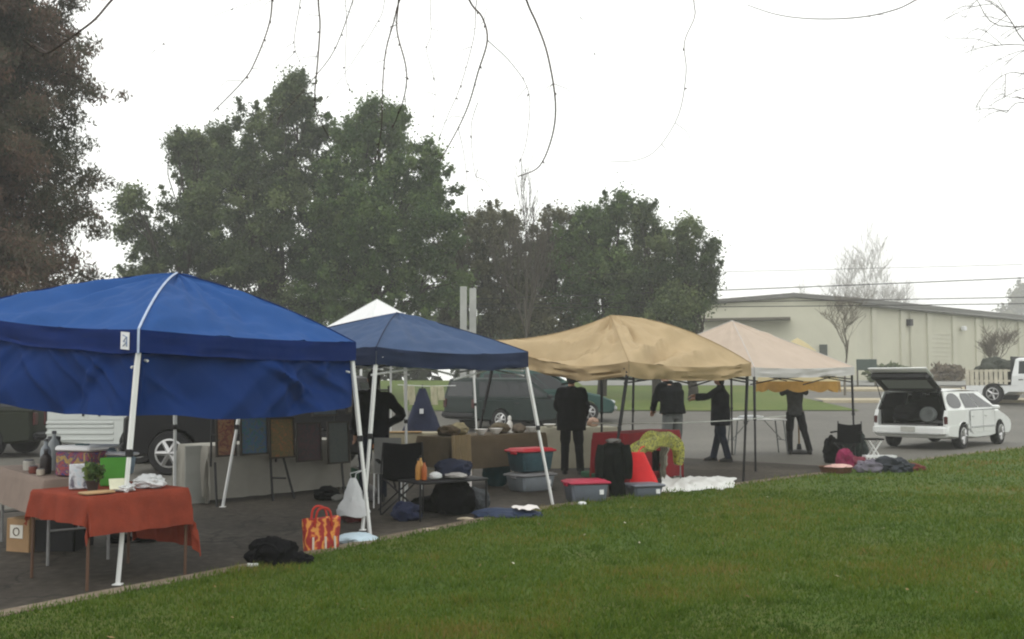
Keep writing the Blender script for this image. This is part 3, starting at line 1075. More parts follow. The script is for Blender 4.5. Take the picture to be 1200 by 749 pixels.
MB().box((q.x, q.y, (z0 + z1) / 2), (1.15, 0.08, z1 - z0), bev=0.02).build('board', mat('dark green paint', (0.05, 0.075, 0.065), 0.6), sg)
for s in (-0.5, 0.5):
    MB().box((q.x + s, q.y + 0.08, (q.z + z0) / 2 + 0.1), (0.08, 0.08, z0 - q.z + 0.2)).build('post', brown_trim, sg, smooth=False)

# overhead wires in front of the building
wire_m = mat('overhead wire', (0.03, 0.03, 0.03), 0.7)
for (pa, pb, r_, lb) in (((700, 346), (1310, 322), 0.022, 'dark overhead wire sloping across above the building roof'), ((700, 356), (1310, 347.5), 0.020, 'upper of two overhead wires crossing just at the building eave'),
                         ((700, 361), (1310, 355.5), 0.020, 'lower of two overhead wires crossing just at the building eave'), ((700, 322), (1310, 308), 0.010, 'thin faint overhead wire, highest above the building')):
    A, B = AT(*pa, 47), AT(*pb, 47)
    A = A - (B - A).normalized() * 30; B = B + (B - A).normalized() * 25
    pts = []
    for i in range(25):
        t = i / 24
        pts.append(A.lerp(B, t) - Vector((0, 0, 0.35 * (4 * t * (1 - t)) - 0.35)))
    tag(MB().tube(pts, r_, 5).build('power_line', wire_m), lb, 'wire', 'overhead wires')

# pale double post behind the navy canopy
q = AT(548, 450, 36.5); q.z = terr(36.5)
dp = thing('double_post', 'pair of pale grey posts standing close together behind the navy canopy', 'post', q)
post_m = mat('pale weathered post', (0.36, 0.37, 0.35), 0.8, 0.15, 2, 0.2, 20)
for px, top in ((543, 336), (554, 338)):
    x = AT(px, 400, 36.5).x
    zt_ = AT(px, top, 36.5).z
    MB().box((x, q.y, (zt_ + q.z) / 2), (0.24, 0.14, zt_ - q.z), bev=0.01).build('post', post_m, dp)
MB().box((q.x, q.y + 0.02, AT(548, 389, 36.5).z), (0.5, 0.1, 0.16)).build('cross_piece', post_m, dp, smooth=False)
# ------------------------------------------------------------------ pop-up canopies
def cloth_mat(name, col, tr=0.25, bump=0.25, rough=0.75, var=0.07):
    return mat(name, col, rough, var, 1.6, bump, 7, transl=tr, spec=0.08)


def edge_pt(E, i, u, sag):
    a, b_ = E[i], E[(i + 1) % 4]
    return a.lerp(b_, u) + Vector((0, 0, -sag[i] * 4 * u * (1 - u)))


def canopy_mesh(E, P, hips, face, sag, wr, seed, folds=(), nu=56, nv=30):
    b = MB()
    for i in range(4):
        j = (i + 1) % 4
        rows = []
        for iv in range(nv + 1):
            v = iv / nv
            ha = E[i].lerp(P, v) + Vector((0, 0, hips[i] * 4 * v * (1 - v)))
            hb = E[j].lerp(P, v) + Vector((0, 0, hips[j] * 4 * v * (1 - v)))
            row = []
            for iu in range(nu + 1):
                u = iu / nu
                k = 4 * u * (1 - u)
                p = ha.lerp(hb, u)
                p = p + Vector((0, 0, -sag[i] * k * (1 - v) ** 2 - face[i] * k * math.sin(PI * v) ** 0.8 * (1 - 0.45 * v)))
                # creases running from the corners up the panel, and a few across it
                s_ = u * (1 - 0.8 * v)
                cr = noise.noise(Vector((u * 7.0 + seed * 5, v * 1.6, i * 3.7))) + 0.6 * noise.noise(Vector((u * 3 - v * 9, v * 4 + u * 5, seed + i)))
                cr += 0.55 * noise.noise(Vector((s_ * 16 + 2 * v, v * 2.5, seed * 2 + i))) + 0.5 * max(0, 1 - 5 * v) * noise.noise(Vector((u * 26, v * 3, seed * 4 + i)))
                p = p + Vector((0, 0, wr * cr * min(1, 3.2 * k ** 0.6) * (0.35 + 0.65 * min(1, 4 * v * (1 - v) + 0.2)) * (1 if v < 1 else 0)))
                for (fi, u0, v0, u1, v1, bow, fh, fw) in folds:          # single soft folds: a ridge with a hollow on one side
                    if fi != i:
                        continue
                    dx, dy = u1 - u0, v1 - v0
                    t_ = max(0, min(1, ((u - u0) * dx + (v - v0) * dy) / (dx * dx + dy * dy)))
                    ln = math.hypot(dx, dy)
                    sgn = ((u - u0) * dy - (v - v0) * dx) / ln + bow * 4 * t_ * (1 - t_)
                    ex = math.hypot(u - u0 - dx * t_, v - v0 - dy * t_)
                    ed = math.exp(-(max(0, ex - abs(sgn)) / fw) ** 2) * (0.25 + 0.75 * math.sin(PI * min(1, t_ + .12)))
                    p = p + Vector((0, 0, fh * ed * (math.exp(-(sgn / fw) ** 2) - 0.75 * math.exp(-((sgn - 1.5 * fw) / (fw * 1.2)) ** 2)))) * min(1, 6 * k) * min(1, 8 * (1 - v))
                row.append(p)
            rows.append(row)
        b.quad_grid(rows)
    return b


def valance_mesh(E, sag, drop, ripple, seed, nu=44, nz=6, scallop=0.0, n_sc=6, sides=(0, 1, 2, 3), inset=0.0):
    b = MB()
    ctr = (E[0] + E[1] + E[2] + E[3]) / 4
    for i in sides:
        d = (E[(i + 1) % 4] - E[i]).normalized()
        nrm = Vector((d.y, -d.x, 0))
        if nrm.dot(E[i] - ctr) < 0:
            nrm = -nrm
        rows = []
        for iz in range(nz + 1):
            s = iz / nz
            row = []
            for iu in range(nu + 1):
                u = iu / nu
                p = edge_pt(E, i, u, sag)
                e = min(1, 10 * u * (1 - u))
                ofs = ripple * s ** 0.8 * (noise.noise(Vector((u * 9 + i * 7, seed, s * 0.7))) + 0.5 * noise.noise(Vector((u * 22 + i * 7, seed + 4, s)))) * e
                ofs += 0.35 * ripple * (noise.noise(Vector((u * 4 + i * 9, s * 6.5, seed + 2))) * 1.6) * e
                dz = drop * (1 + 0.16 * noise.noise(Vector((u * 5 + i * 3, seed + 9, 0))))
                if scallop:
                    dz -= scallop * abs(math.sin(PI * u * n_sc)) ** -0.0 * (1 - abs(math.sin(PI * u * n_sc)))
                row.append(p + nrm * (0.004 - inset + ofs) + Vector((0, 0, -dz * s + 0.006)))
            rows.append(row)
        b.quad_grid(rows)
    return b


def tent(label, base, E, P, cloth, val_cloth, metal, hips, face, sag, wr, seed, drop=0.19, ripple=0.03, legw=0.034, truss=True, loc=None, legs=(0, 1, 2, 3), folds=()):
    loc = loc or Vector((base[0].x, base[0].y, 0))
    root = thing('pop_up_canopy', label, 'canopy', loc, 'pop-up canopies in a row along the kerb')
    cv = canopy_mesh(E, P, hips, face, sag, wr, seed, folds).build('canopy', cloth, root, angle=60)
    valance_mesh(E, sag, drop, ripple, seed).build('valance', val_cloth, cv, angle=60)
    ctr = (E[0] + E[1] + E[2] + E[3]) / 4
    for i in range(4):                                   # stitched hip seams and the hem of the valance
        pts_ = [E[i].lerp(P, q / 14) + Vector((0, 0, hips[i] * 4 * (q / 14) * (1 - q / 14) + 0.004)) for q in range(15)]
        MB().tube(pts_, 0.007, 5).build('seam', val_cloth, cv)
    for i in legs:
        top = E[i] + (ctr - E[i]).normalized() * 0.05 + Vector((0, 0, -0.04))
        b = MB()
        mid = base[i].lerp(top, 0.52)
        b.bar(base[i] + Vector((0, 0, 0.012)), mid + (top - mid) * 0.06, legw * 0.78)
        b.bar(mid, top, legw)
        lg = b.build('leg', metal, root, smooth=False)
        MB().box(base[i] + Vector((0, 0, 0.007)), (legw * 2.1, legw * 2.1, 0.013), bev=0.004).build('foot', metal, lg)
        MB().box(mid, (legw * 1.5, legw * 1.5, 0.06), bev=0.006).build('height_catch', dark_trim, lg)
    if truss:
        b = MB()
        for i in range(4):
            a, c = E[i], E[(i + 1) % 4]
            ins = (ctr - (a + c) / 2).normalized() * 0.09
            m_ = (a + c) / 2 - Vector((0, 0, sag[i]))
            for s, t in ((a, m_), (m_, c)):
                b.bar(s + ins + Vector((0, 0, -0.10)), t + ins + Vector((0, 0, -0.24)), 0.016)
                b.bar(s + ins + Vector((0, 0, -0.30)), t + ins + Vector((0, 0, -0.10)), 0.016)
        hub = Vector((P.x, P.y, P.z - 0.12))
        for i in range(4):
            q = E[i].lerp(P, 0.5) + Vector((0, 0, hips[i] - 0.10))
            b.tube([E[i] + (ctr - E[i]).normalized() * 0.12 + Vector((0, 0, -0.10)), q, hub], 0.011, 5)
        b.build('truss', metal, root)
    return root, cv


def perp_in(a, b_):
    d = (b_ - a).normalized()
    return Vector((-d.y, d.x, 0))


# blue canopy
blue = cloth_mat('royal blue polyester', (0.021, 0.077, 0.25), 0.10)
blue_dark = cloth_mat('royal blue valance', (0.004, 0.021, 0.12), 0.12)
b0, b1 = G(138, 686), G(434, 631)
pi_ = perp_in(b0, b1)
b2, b3 = b1 + pi_ * 3.05, b0 + pi_ * 3.05
e0 = AT(163, 387, b0.y + 0.12); e1 = AT(417, 402, b1.y - 0.05)
e3 = b3 + (b1 - b3).normalized() * 0.2; e3.z = 2.24
e2 = b2 + (b0 - b2).normalized() * 0.2; e2.z = 2.06
ctr = (e0 + e1 + e2 + e3) / 4
pk = AT(208, 321, ctr.y)
Eb = [e0, e1, e2, e3]
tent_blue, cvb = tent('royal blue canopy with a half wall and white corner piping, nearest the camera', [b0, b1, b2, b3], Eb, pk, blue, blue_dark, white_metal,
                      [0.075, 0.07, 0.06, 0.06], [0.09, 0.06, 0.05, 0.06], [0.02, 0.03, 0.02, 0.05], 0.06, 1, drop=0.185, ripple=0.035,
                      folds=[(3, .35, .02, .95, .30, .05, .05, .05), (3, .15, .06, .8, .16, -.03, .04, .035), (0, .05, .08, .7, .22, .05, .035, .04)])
pts = []
for i in range(13):
    v = i / 12
    pts.append(e0.lerp(pk, v) + Vector((0, -0.012, 0.075 * 4 * v * (1 - v) + 0.010)))
piping = mat('pale piping', (0.42, 0.50, 0.66), 0.6)
MB().tube([e0 + Vector((0.0, -0.012, -0.185)), e0 + Vector((0, -0.014, -0.05))] + pts, 0.010, 5).build('piping', piping, cvb)
# the half wall hanging inside the two near sides
b = MB()
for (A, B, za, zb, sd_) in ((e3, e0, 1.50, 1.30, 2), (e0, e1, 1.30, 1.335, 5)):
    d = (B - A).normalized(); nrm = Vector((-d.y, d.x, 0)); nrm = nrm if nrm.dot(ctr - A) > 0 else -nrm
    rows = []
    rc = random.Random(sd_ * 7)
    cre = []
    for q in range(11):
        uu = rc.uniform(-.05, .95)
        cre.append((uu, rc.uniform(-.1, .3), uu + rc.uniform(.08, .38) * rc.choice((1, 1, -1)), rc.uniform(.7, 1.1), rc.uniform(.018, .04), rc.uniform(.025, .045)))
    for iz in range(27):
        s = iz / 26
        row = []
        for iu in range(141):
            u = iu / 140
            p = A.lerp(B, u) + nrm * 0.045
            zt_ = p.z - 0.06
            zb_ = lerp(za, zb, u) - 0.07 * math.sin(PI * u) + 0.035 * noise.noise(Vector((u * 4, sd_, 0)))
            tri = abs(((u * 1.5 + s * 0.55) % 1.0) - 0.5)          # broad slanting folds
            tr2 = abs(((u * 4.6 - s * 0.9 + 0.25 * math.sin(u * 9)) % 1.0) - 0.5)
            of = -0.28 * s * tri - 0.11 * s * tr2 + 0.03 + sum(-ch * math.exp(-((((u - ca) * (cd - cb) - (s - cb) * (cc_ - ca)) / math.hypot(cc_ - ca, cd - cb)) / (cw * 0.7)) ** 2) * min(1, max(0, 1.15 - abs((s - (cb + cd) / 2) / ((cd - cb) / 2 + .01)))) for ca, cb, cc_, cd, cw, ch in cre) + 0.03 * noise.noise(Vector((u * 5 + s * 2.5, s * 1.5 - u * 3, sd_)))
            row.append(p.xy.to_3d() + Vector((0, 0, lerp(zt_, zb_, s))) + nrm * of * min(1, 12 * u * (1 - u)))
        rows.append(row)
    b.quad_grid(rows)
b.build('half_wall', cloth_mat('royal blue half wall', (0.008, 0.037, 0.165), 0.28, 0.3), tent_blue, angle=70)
# small white maker's patch on the valance
d = (e0 - e3).normalized(); nrm = Vector((d.y, -d.x, 0)); nrm = nrm if nrm.dot(e0 - ctr) > 0 else -nrm
pc = e0 - d * 0.155 + Vector((0, 0, -0.095)) + nrm * 0.014
MB().poly([pc - d * 0.055 + Vector((0, 0, -0.07)), pc + d * 0.055 + Vector((0, 0, -0.07)), pc + d * 0.055 + Vector((0, 0, 0.07)), pc - d * 0.055 + Vector((0, 0, 0.07))], 0.004, nrm).build('patch', white_plastic, cvb, smooth=False)
lg = MB()
q = pc + nrm * 0.007
for pts in ([(-0.022, 0.045), (0.024, 0.03), (-0.016, -0.005)], [(-0.016, -0.005), (0.026, -0.012), (-0.02, -0.045)], [(0.026, 0.035), (0.03, -0.045)]):
    lg.tube([q + d * x + Vector((0, 0, z)) for x, z in pts], 0.0045, 4)
lg.build('emblem', mat('grey blue print', (0.16, 0.22, 0.36), 0.7), cvb)

# navy canopy
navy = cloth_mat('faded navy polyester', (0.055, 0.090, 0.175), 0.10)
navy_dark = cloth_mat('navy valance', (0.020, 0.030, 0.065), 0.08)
n0, n1 = G(425, 622), G(648, 594)
pi_ = perp_in(n0, n1)
n2, n3 = n1 + pi_ * 2.9, n0 + pi_ * 2.9
e0 = AT(441, 407, n0.y + 0.1); e1 = AT(619, 413, n1.y)
e2 = n2 + (n0 - n2).normalized() * 0.26; e2.z = 1.98
e3 = n3 + (n1 - n3).normalized() * 0.26; e3.z = 1.98
ctr = (e0 + e1 + e2 + e3) / 4
En = [e0, e1, e2, e3]
pk_n = AT(466, 367, ctr.y)
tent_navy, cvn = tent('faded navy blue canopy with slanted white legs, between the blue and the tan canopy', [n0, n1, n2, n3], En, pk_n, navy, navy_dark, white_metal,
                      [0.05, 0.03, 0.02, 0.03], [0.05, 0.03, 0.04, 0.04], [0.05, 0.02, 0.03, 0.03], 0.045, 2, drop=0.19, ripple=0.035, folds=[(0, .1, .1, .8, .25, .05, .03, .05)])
MB().blob(e1 + Vector((-0.10, -0.05, -0.13)), (0.035, 0.02, 0.03), 0.2, 3, 2).build('tie', white_plastic, cvn)

# white canopy standing behind them
wc = cloth_mat('white polyester', (0.84, 0.85, 0.86), 0.15, 0.1, 0.7, 0.02)
c0 = AT(442, 450, 21.5); c0.z = 0
ux, uy = Vector((0.72, 0.69, 0)), Vector((-0.69, 0.72, 0))
wb = [c0 + (ux * a + uy * c) * 1.5 for a, c in ((-1, -1), (1, -1), (1, 1), (-1, 1))]
we = [q + (c0 - q).normalized() * 0.06 + Vector((0, 0, 2.20)) for q in wb]
pk_w = AT(442, 351, 21.5)
tent('white canopy whose peak shows over the navy one', wb, we, pk_w, wc, wc, white_metal, [0, 0, 0, 0], [0.04] * 4, [0.02] * 4, 0.012, 3, drop=0.2, ripple=0.015)

# tan canopy
tan = cloth_mat('tan polyester', (0.43, 0.33, 0.20), 0.08, 0.3, 0.75, 0.08)
tan_v = cloth_mat('tan valance', (0.36, 0.27, 0.155), 0.08, 0.3, 0.75, 0.08)
t0, t1 = G(714, 585), G(871, 568)
pi_ = perp_in(t0, t1)
t2, t3 = t1 + pi_ * 3.0, t0 + pi_ * 3.0
e0 = AT(737, 424, t0.y + 0.1); e1 = AT(880, 426, t1.y)
e3 = AT(579, 399, t3.y - 0.1); e2 = t2 + (t0 - t2).normalized() * 0.15; e2.z = 2.05
ctr = (e0 + e1 + e2 + e3) / 4
Et = [e0, e1, e2, e3]
pk_t = AT(716, 370, ctr.y)
tent_tan, cvt = tent('wrinkled tan canopy on black legs, third from the camera', [t0, t1, t2, t3], Et, pk_t, tan, tan_v, black_metal,
                     [-0.01, 0.17, 0.05, -0.10], [0.10, 0.07, 0.07, 0.13], [0.07, 0.04, 0.05, 0.20], 0.06, 4, drop=0.20, ripple=0.09,
                     folds=[(0, .12, .16, .86, .50, .10, .24, .06), (0, .3, .05, .9, .2, .04, .12, .05), (3, .2, .30, .80, .86, -.10, .20, .06), (3, .1, .12, .9, .40, .10, .16, .06), (3, .5, .75, .75, .97, 0, .16, .05), (0, .2, .55, .5, .92, .06, .14, .05), (3, .6, .1, .9, .7, -.06, .14, .05)])

# peach canopy
peach = cloth_mat('pinkish beige polyester', (0.55, 0.455, 0.375), 0.18, 0.2, 0.75, 0.05)
peach_v = cloth_mat('pale grey valance', (0.58, 0.57, 0.56), 0.15, 0.2, 0.7, 0.05)
p0 = AT(884, 450, 18.2); p0.z = 0
p1 = AT(1000, 450, 20.2); p1.z = 0
pi_ = perp_in(p0, p1)
p2, p3 = p1 + pi_ * 3.0, p0 + pi_ * 3.0
e0 = AT(884, 431, p0.y); e1 = AT(1001, 430, p1.y)
e2 = p2.copy(); e2.z = 2.0
e3 = p3.copy(); e3.z = 2.0
ctr = (e0 + e1 + e2 + e3) / 4
pk_p = AT(858, 376, ctr.y)
tent_peach, cvp = tent('pinkish beige canopy with a pale grey edge, farthest along the row', [p0, p1, p2, p3], [e0, e1, e2, e3], pk_p, peach, peach_v, black_metal,
                       [0.02, 0.01, 0, 0], [0.05] * 4, [0.03] * 4, 0.035, 6, drop=0.165, ripple=0.04)


# ------------------------------------------------------------------ people
def fuse(o, voxel=0.012, it=4):
    """one continuous surface out of the overlapping limbs"""
    m = o.modifiers.new('remesh', 'REMESH'); m.mode = 'VOXEL'; m.voxel_size = voxel; m.use_smooth_shade = True
    s = o.modifiers.new('smooth', 'SMOOTH'); s.factor = 0.5; s.iterations = it
    dg = bpy.context.evaluated_depsgraph_get()
    me = bpy.data.meshes.new_from_object(o.evaluated_get(dg))
    old = o.data
    o.modifiers.clear()
    o.data = me
    me.name = o.name
    if not me.materials:
        me.materials.append(old.materials[0])
    me.shade_smooth()
    return o


def ell(b, c, r, n=14):
    prof = [(math.sin(PI * i / n) * 1.0, -math.cos(PI * i / n)) for i in range(1, n)]
    M = Matrix(((r[0], 0, 0), (0, r[1], 0), (0, 0, r[2])))
    return b.lathe(prof, c, 16, M)


def rings_torso(b, secs, n=18):
    """secs: (centre, half width, half depth)"""
    rr = []
    for c, wx, wy in secs:
        c = Vector(c)
        rr.append([c + Vector((math.cos(2 * PI * k / n) * wx, math.sin(2 * PI * k / n) * wy, 0)) for k in range(n)])
    return b.loft(rr)


def person(label, loc, rz, J, jacket, trousers, hair=(0.015, 0.012, 0.010), shoes=(0.012, 0.012, 0.012), hem=0.80, loose=1.0, long_hair=False, scale=1.0):
    """J: joints in the person's own axes (x to the right hand, y where they face, z up)"""
    D = dict(pelvis=(0, 0, .93), waist=(0, 0, 1.10), chest=(0, 0.0, 1.29), nb=(0, -0.01, 1.45), head=(0, 0.025, 1.605),
             hr=(.095, 0, .90), kr=(.11, .03, .50), ar=(.12, -.02, .09), hl=(-.095, 0, .90), kl=(-.11, .03, .50), al=(-.12, -.02, .09),
             sr=(.185, 0, 1.40), er=(.24, -.03, 1.12), wr=(.23, .08, .89), sl=(-.185, 0, 1.40), el=(-.24, -.03, 1.12), wl=(-.23, .08, .89))
    D.update(J)
    D = {k: Vector(v) for k, v in D.items()}
    root = thing('person', label, 'person', loc, rz=rz, local=True)
    root.scale = (scale,) * 3
    b = MB()
    hd = D['head']
    ell(b, hd + Vector((0, -0.005, 0.02)), (0.074, 0.095, 0.098))
    ell(b, hd + Vector((0, 0.022, -0.055)), (0.055, 0.066, 0.062))                  # jaw
    b.tube([hd + Vector((0, 0.085, 0.03)), hd + Vector((0, 0.112, -0.015)), hd + Vector((0, 0.085, -0.028))], [0.009, 0.015, 0.012], 8)     # nose
    for s in (-1, 1):
        ell(b, hd + Vector((s * 0.076, -0.005, 0.0)), (0.012, 0.022, 0.032), 8)     # ears
    b.tube([hd + Vector((-0.022, 0.080, -0.062)), hd + Vector((0, 0.088, -0.060)), hd + Vector((0.022, 0.080, -0.062))], 0.008, 6)          # lips
    b.tube([D['nb'] + Vector((0, 0, -0.06)), hd + Vector((0, -0.015, -0.06))], [0.062, 0.054], 12)
    rings_torso(b, [(D['pelvis'], .145, .105), (D['waist'], .125, .09), (D['chest'], .155, .105), (D['chest'].lerp(D['nb'], .6), .13, .085), (D['nb'], .07, .06)])
    for s in 'rl':
        sh, e, w_ = D['s' + s], D['e' + s], D['w' + s]
        b.tube(catmull([D['chest'].lerp(sh, .6) + Vector((0, 0, .05)), sh, sh.lerp(e, .5), e, e.lerp(w_, .5), w_], 3), [.05] * 3 + [.050] * 3 + [.045] * 3 + [.040] * 3 + [.036] * 3 + [.027], 10)
        h_, k, a = D['h' + s], D['k' + s], D['a' + s]
        b.tube(catmull([h_ + Vector((0, 0, .04)), h_.lerp(k, .4), k, k.lerp(a, .35), a], 3), [.085] * 3 + [.078] * 3 + [.056] * 3 + [.052] * 3 + [.036], 10)
        b.tube([a + Vector((0, -.045, -.045)), a + Vector((0, .03, -.045)), a + Vector((0, .13, -.062)), a + Vector((0, .19, -.07))], [.035, .042, .036, .022], 8)
        # hand: palm, four fingers of unequal length and a thumb from the side of the palm
        f = (w_ - e).normalized()
        sd_ = f.cross(Vector((0, 0, 1)) if abs(f.z) < .8 else Vector((0, 1, 0))).normalized()
        up_ = sd_.cross(f)
        if abs(f.z) >= .8:
            sd_, up_ = up_, sd_
        pc = w_ + f * .085
        b.tube([w_ - f * .01, w_ + f * .03, pc], [.024, .030, .032], 8)
        for q in (-1.5, -.5, .5, 1.5):
            L_ = (.075, .085, .08, .062)[int(q + 1.5)]
            r0_ = pc + sd_ * q * .020 - f * .01
            c1 = r0_ + f * L_ * .55 - up_ * .012
            b.tube([r0_ - f * .03, r0_, c1, c1 + f * L_ * .35 - up_ * .03], [.010, .0098, .009, .007], 6)
        tb = w_ + f * .035 + sd_ * .03
        b.tube([tb - sd_ * .02, tb + sd_ * .018 + f * .025, tb + sd_ * .022 + f * .06 - up_ * .012], [.013, .012, .009], 6)
    fuse(b.build('body', skin, root), 0.009, 2)
    # jacket
    jm = mat('jacket %s' % (jacket,), jacket, 0.95, 0.35, 5, 0.7, 14, spec=0.08)
    b = MB()
    hz = Vector((D['pelvis'].x, D['pelvis'].y, hem))
    rings_torso(b, [(hz, .19 * loose, .15 * loose), (D['pelvis'] + Vector((0, 0, .03)), .185 * loose, .145 * loose), (D['waist'], .170 * loose, .132 * loose), (D['chest'], .195 * loose, .140 * loose),
                    (D['chest'].lerp(D['nb'], .55), .175 * loose, .115), (D['nb'] + Vector((0, 0, -.03)), .10, .085), (D['nb'] + Vector((0, 0, .035)), .074, .07)])
    for s in 'rl':
        sh, e, w_ = D['s' + s], D['e' + s], D['w' + s]
        b.tube(catmull([D['chest'].lerp(sh, .55) + Vector((0, 0, .04)), sh, sh.lerp(e, .5), e, e.lerp(w_, .55), w_ + (w_ - e).normalized() * .005], 3),
               [.07] * 3 + [.074] * 3 + [.066] * 3 + [.060] * 3 + [.055] * 3 + [.044], 10)
    jo = b.build('jacket', jm, root)
    for v in jo.data.vertices:
        k = noise.noise(v.co * 9 + Vector((loc[0], 0, 0)))
        v.co += Vector((k, noise.noise(v.co * 8), 0.3 * k)) * 0.016
    fuse(jo, 0.014, 3)
    tm = mat('trousers %s' % (trousers,), trousers, 0.95, 0.3, 6, 0.5, 18, spec=0.08)
    b = MB()
    rings_torso(b, [(D['pelvis'] + Vector((0, 0, -.10)), .13, .115), (D['pelvis'], .165, .122), (D['pelvis'] + Vector((0, 0, .10)), .145, .11)])
    for s in 'rl':
        h_, k, a = D['h' + s], D['k' + s], D['a' + s]
        b.tube(catmull([h_ + Vector((0, 0, .03)), h_.lerp(k, .4), k, k.lerp(a, .4), a + Vector((0, 0.005, -.03))], 3), [.098] * 3 + [.092] * 3 + [.074] * 3 + [.068] * 3 + [.066], 12)
    fuse(b.build('trousers', tm, root), 0.014, 3)
    for s in 'rl':
        a = D['a' + s]
        b = MB()
        b.loft([[a + Vector((math.cos(2 * PI * k / 14) * wx, y0 + math.sin(2 * PI * k / 14) * ly, z)) for k in range(14)] for wx, ly, y0, z in
                ((.046, .135, .055, -.088), (.050, .140, .058, -.075), (.049, .135, .055, -.045), (.045, .09, .02, -.012), (.04, .05, -.01, .02))])
        b.build('shoe', mat('shoe %s' % (shoes,), shoes, 0.6), root)
    b = MB()
    ell(b, hd + Vector((0, -0.018, 0.038)), (0.084, 0.098, 0.096))
    ell(b, hd + Vector((0, -0.050, -0.01)), (0.078, 0.062, 0.085 if not long_hair else 0.15))
    ho = b.build('hair', mat('hair %s' % (hair,), hair, 0.7, 0.4, 30, 0.6, 90), root)
    fuse(ho, 0.010, 2)
    for s in (-1, 1):
        e = ell(MB(), hd + Vector((s * 0.031, 0.078, 0.018)), (0.012, 0.012, 0.010), 8).build('eye', mat('eye white', (0.6, 0.58, 0.55), 0.3), root)
        ell(MB(), hd + Vector((s * 0.031, 0.0885, 0.018)), (0.005, 0.003, 0.005), 8).build('pupil', mat('pupil', (0.02, 0.012, 0.008), 0.2), e)
    return root


def gpt(px, py):
    q = G(px, py)
    return (q.x, q.y, 0)


# facing away from us at the bin stack, arms reaching to the table
person('person in black seen from behind, standing at the tubs beneath the tan canopy', gpt(670, 556), R(-8),
       dict(er=(.25, .02, 1.12), wr=(.19, .20, .92), el=(-.25, .06, 1.13), wl=(-.14, .27, 1.02), kr=(.12, .02, .5), ar=(.15, -.03, .09), kl=(-.11, .02, .5), al=(-.12, 0, .09)),
       (0.006, 0.006, 0.007), (0.008, 0.008, 0.010), hem=0.74, loose=1.32, scale=1.02)
# bending behind the red table
person('person in a dark jacket and grey jeans leaning over behind the red table', (AT(788, 450, 19.0).x, 19.0, 0), R(28),
       dict(chest=(0, .06, 1.30), nb=(0, .14, 1.44), head=(0, .22, 1.575), sr=(.185, .08, 1.38), sl=(-.185, .08, 1.38), waist=(0, .01, 1.1), er=(.24, .20, 1.14), wr=(.17, .38, 1.0), el=(-.24, .18, 1.13), wl=(-.15, .36, .98)),
       (0.008, 0.009, 0.010), (0.13, 0.14, 0.14), hem=0.92, loose=1.28, scale=1.09)
# facing left, arm held out
person('person in a dark jacket stretching one arm out to the left', gpt(845, 541), R(72),
       dict(er=(.22, .26, 1.27), wr=(.16, .50, 1.27), el=(-.20, .24, 1.25), wl=(-.14, .46, 1.22), kr=(.10, .06, .5), ar=(.11, .16, .09), kl=(-.10, -.04, .5), al=(-.11, -.16, .09)),
       (0.009, 0.010, 0.015), (0.014, 0.019, 0.032), hem=0.70, loose=1.28, long_hair=True, scale=1.03)
# under the golden umbrella, both hands up on its pole
P4 = AT(931, 450, 22.75); P4.z = 0
person('person in a grey top and black jeans holding the golden umbrella up', P4, R(-8),
       dict(er=(.26, .12, 1.36), wr=(.09, .20, 1.52), el=(-.26, .12, 1.34), wl=(-.05, .20, 1.44), hr=(.10, 0, .90), kr=(.20, .05, .50), ar=(.31, 0, .09), kl=(-.12, .02, .5), al=(-.13, -.05, .09)),
       (0.050, 0.052, 0.055), (0.012, 0.012, 0.014), hem=0.86, loose=0.95)
# hand on hip by the crossed legs
P5 = AT(438, 450, 13.6); P5.z = 0
person('person in black with a hand on the hip behind the crossed canopy legs', P5, R(12),
       dict(er=(.37, -.08, 1.14), wr=(.17, .02, 1.0), sr=(.18, 0, 1.38)),
       (0.006, 0.006, 0.008), (0.010, 0.013, 0.022), hem=0.86, loose=1.1, long_hair=True)


# golden umbrella over that person
uc = P4 + Vector((0.14, 0.22, 0)); uc.z = 0
um = thing('patio_umbrella', 'golden patio umbrella with a scalloped orange edge behind the beige canopy', 'umbrella', uc)
gold = cloth_mat('golden canvas', (0.60, 0.52, 0.32), 0.3, 0.2)
gold_v = cloth_mat('orange gold scalloped edge', (0.46, 0.27, 0.08), 0.3, 0.2, 0.75, 0.35)
b = MB(); rr_ = []
RU, ZT, ZE = 0.94, AT(940, 396, uc.y).z, AT(940, 447, uc.y).z
for i in range(9):
    s = i / 8
    rr_.append([uc + Vector((math.cos(2 * PI * k / 48) * RU * s * (1 - 0.05 * abs(math.sin(4 * 2 * PI * k / 48 * 1.0)) * s), math.sin(2 * PI * k / 48) * RU * s * (1 - 0.05 * abs(math.sin(4 * 2 * PI * k / 48)) * s), ZT - (ZT - ZE) * (0.45 * s + 0.55 * s * s))) for k in range(49)])
b.quad_grid(rr_)
cu = b.build('canopy', gold, um, angle=60)
b = MB(); rows = []
for iz in range(5):
    s = iz / 4
    row = []
    for k in range(97):
        a = 2 * PI * k / 96
        rad = RU * (1 - 0.05 * abs(math.sin(4 * a))) + 0.012 * math.sin(a * 24) * s
        dr = 0.17 + 0.07 * abs(math.sin(a * 6))
        row.append(uc + Vector((math.cos(a) * rad, math.sin(a) * rad, ZE - dr * s)))
    rows.append(row)
b.quad_grid(rows)
b.build('valance', gold_v, cu, angle=60)
MB().tube([uc + Vector((0, 0, 0.02)), uc + Vector((0, 0, ZT - 0.02))], 0.019, 10).build('pole', mat('varnished pole', (0.25, 0.15, 0.06), 0.4), um)
MB().lathe([(0.26, 0.0), (0.27, 0.03), (0.22, 0.07), (0.06, 0.10), (0.04, 0.22)], uc, 20).build('base', dark_trim, um)
b = MB()
for k in range(8):
    a = 2 * PI * k / 8
    b.tube([uc + Vector((0, 0, ZT - 0.05)), uc + Vector((math.cos(a) * RU * .95, math.sin(a) * RU * .95, ZE + 0.01))], 0.008, 5)
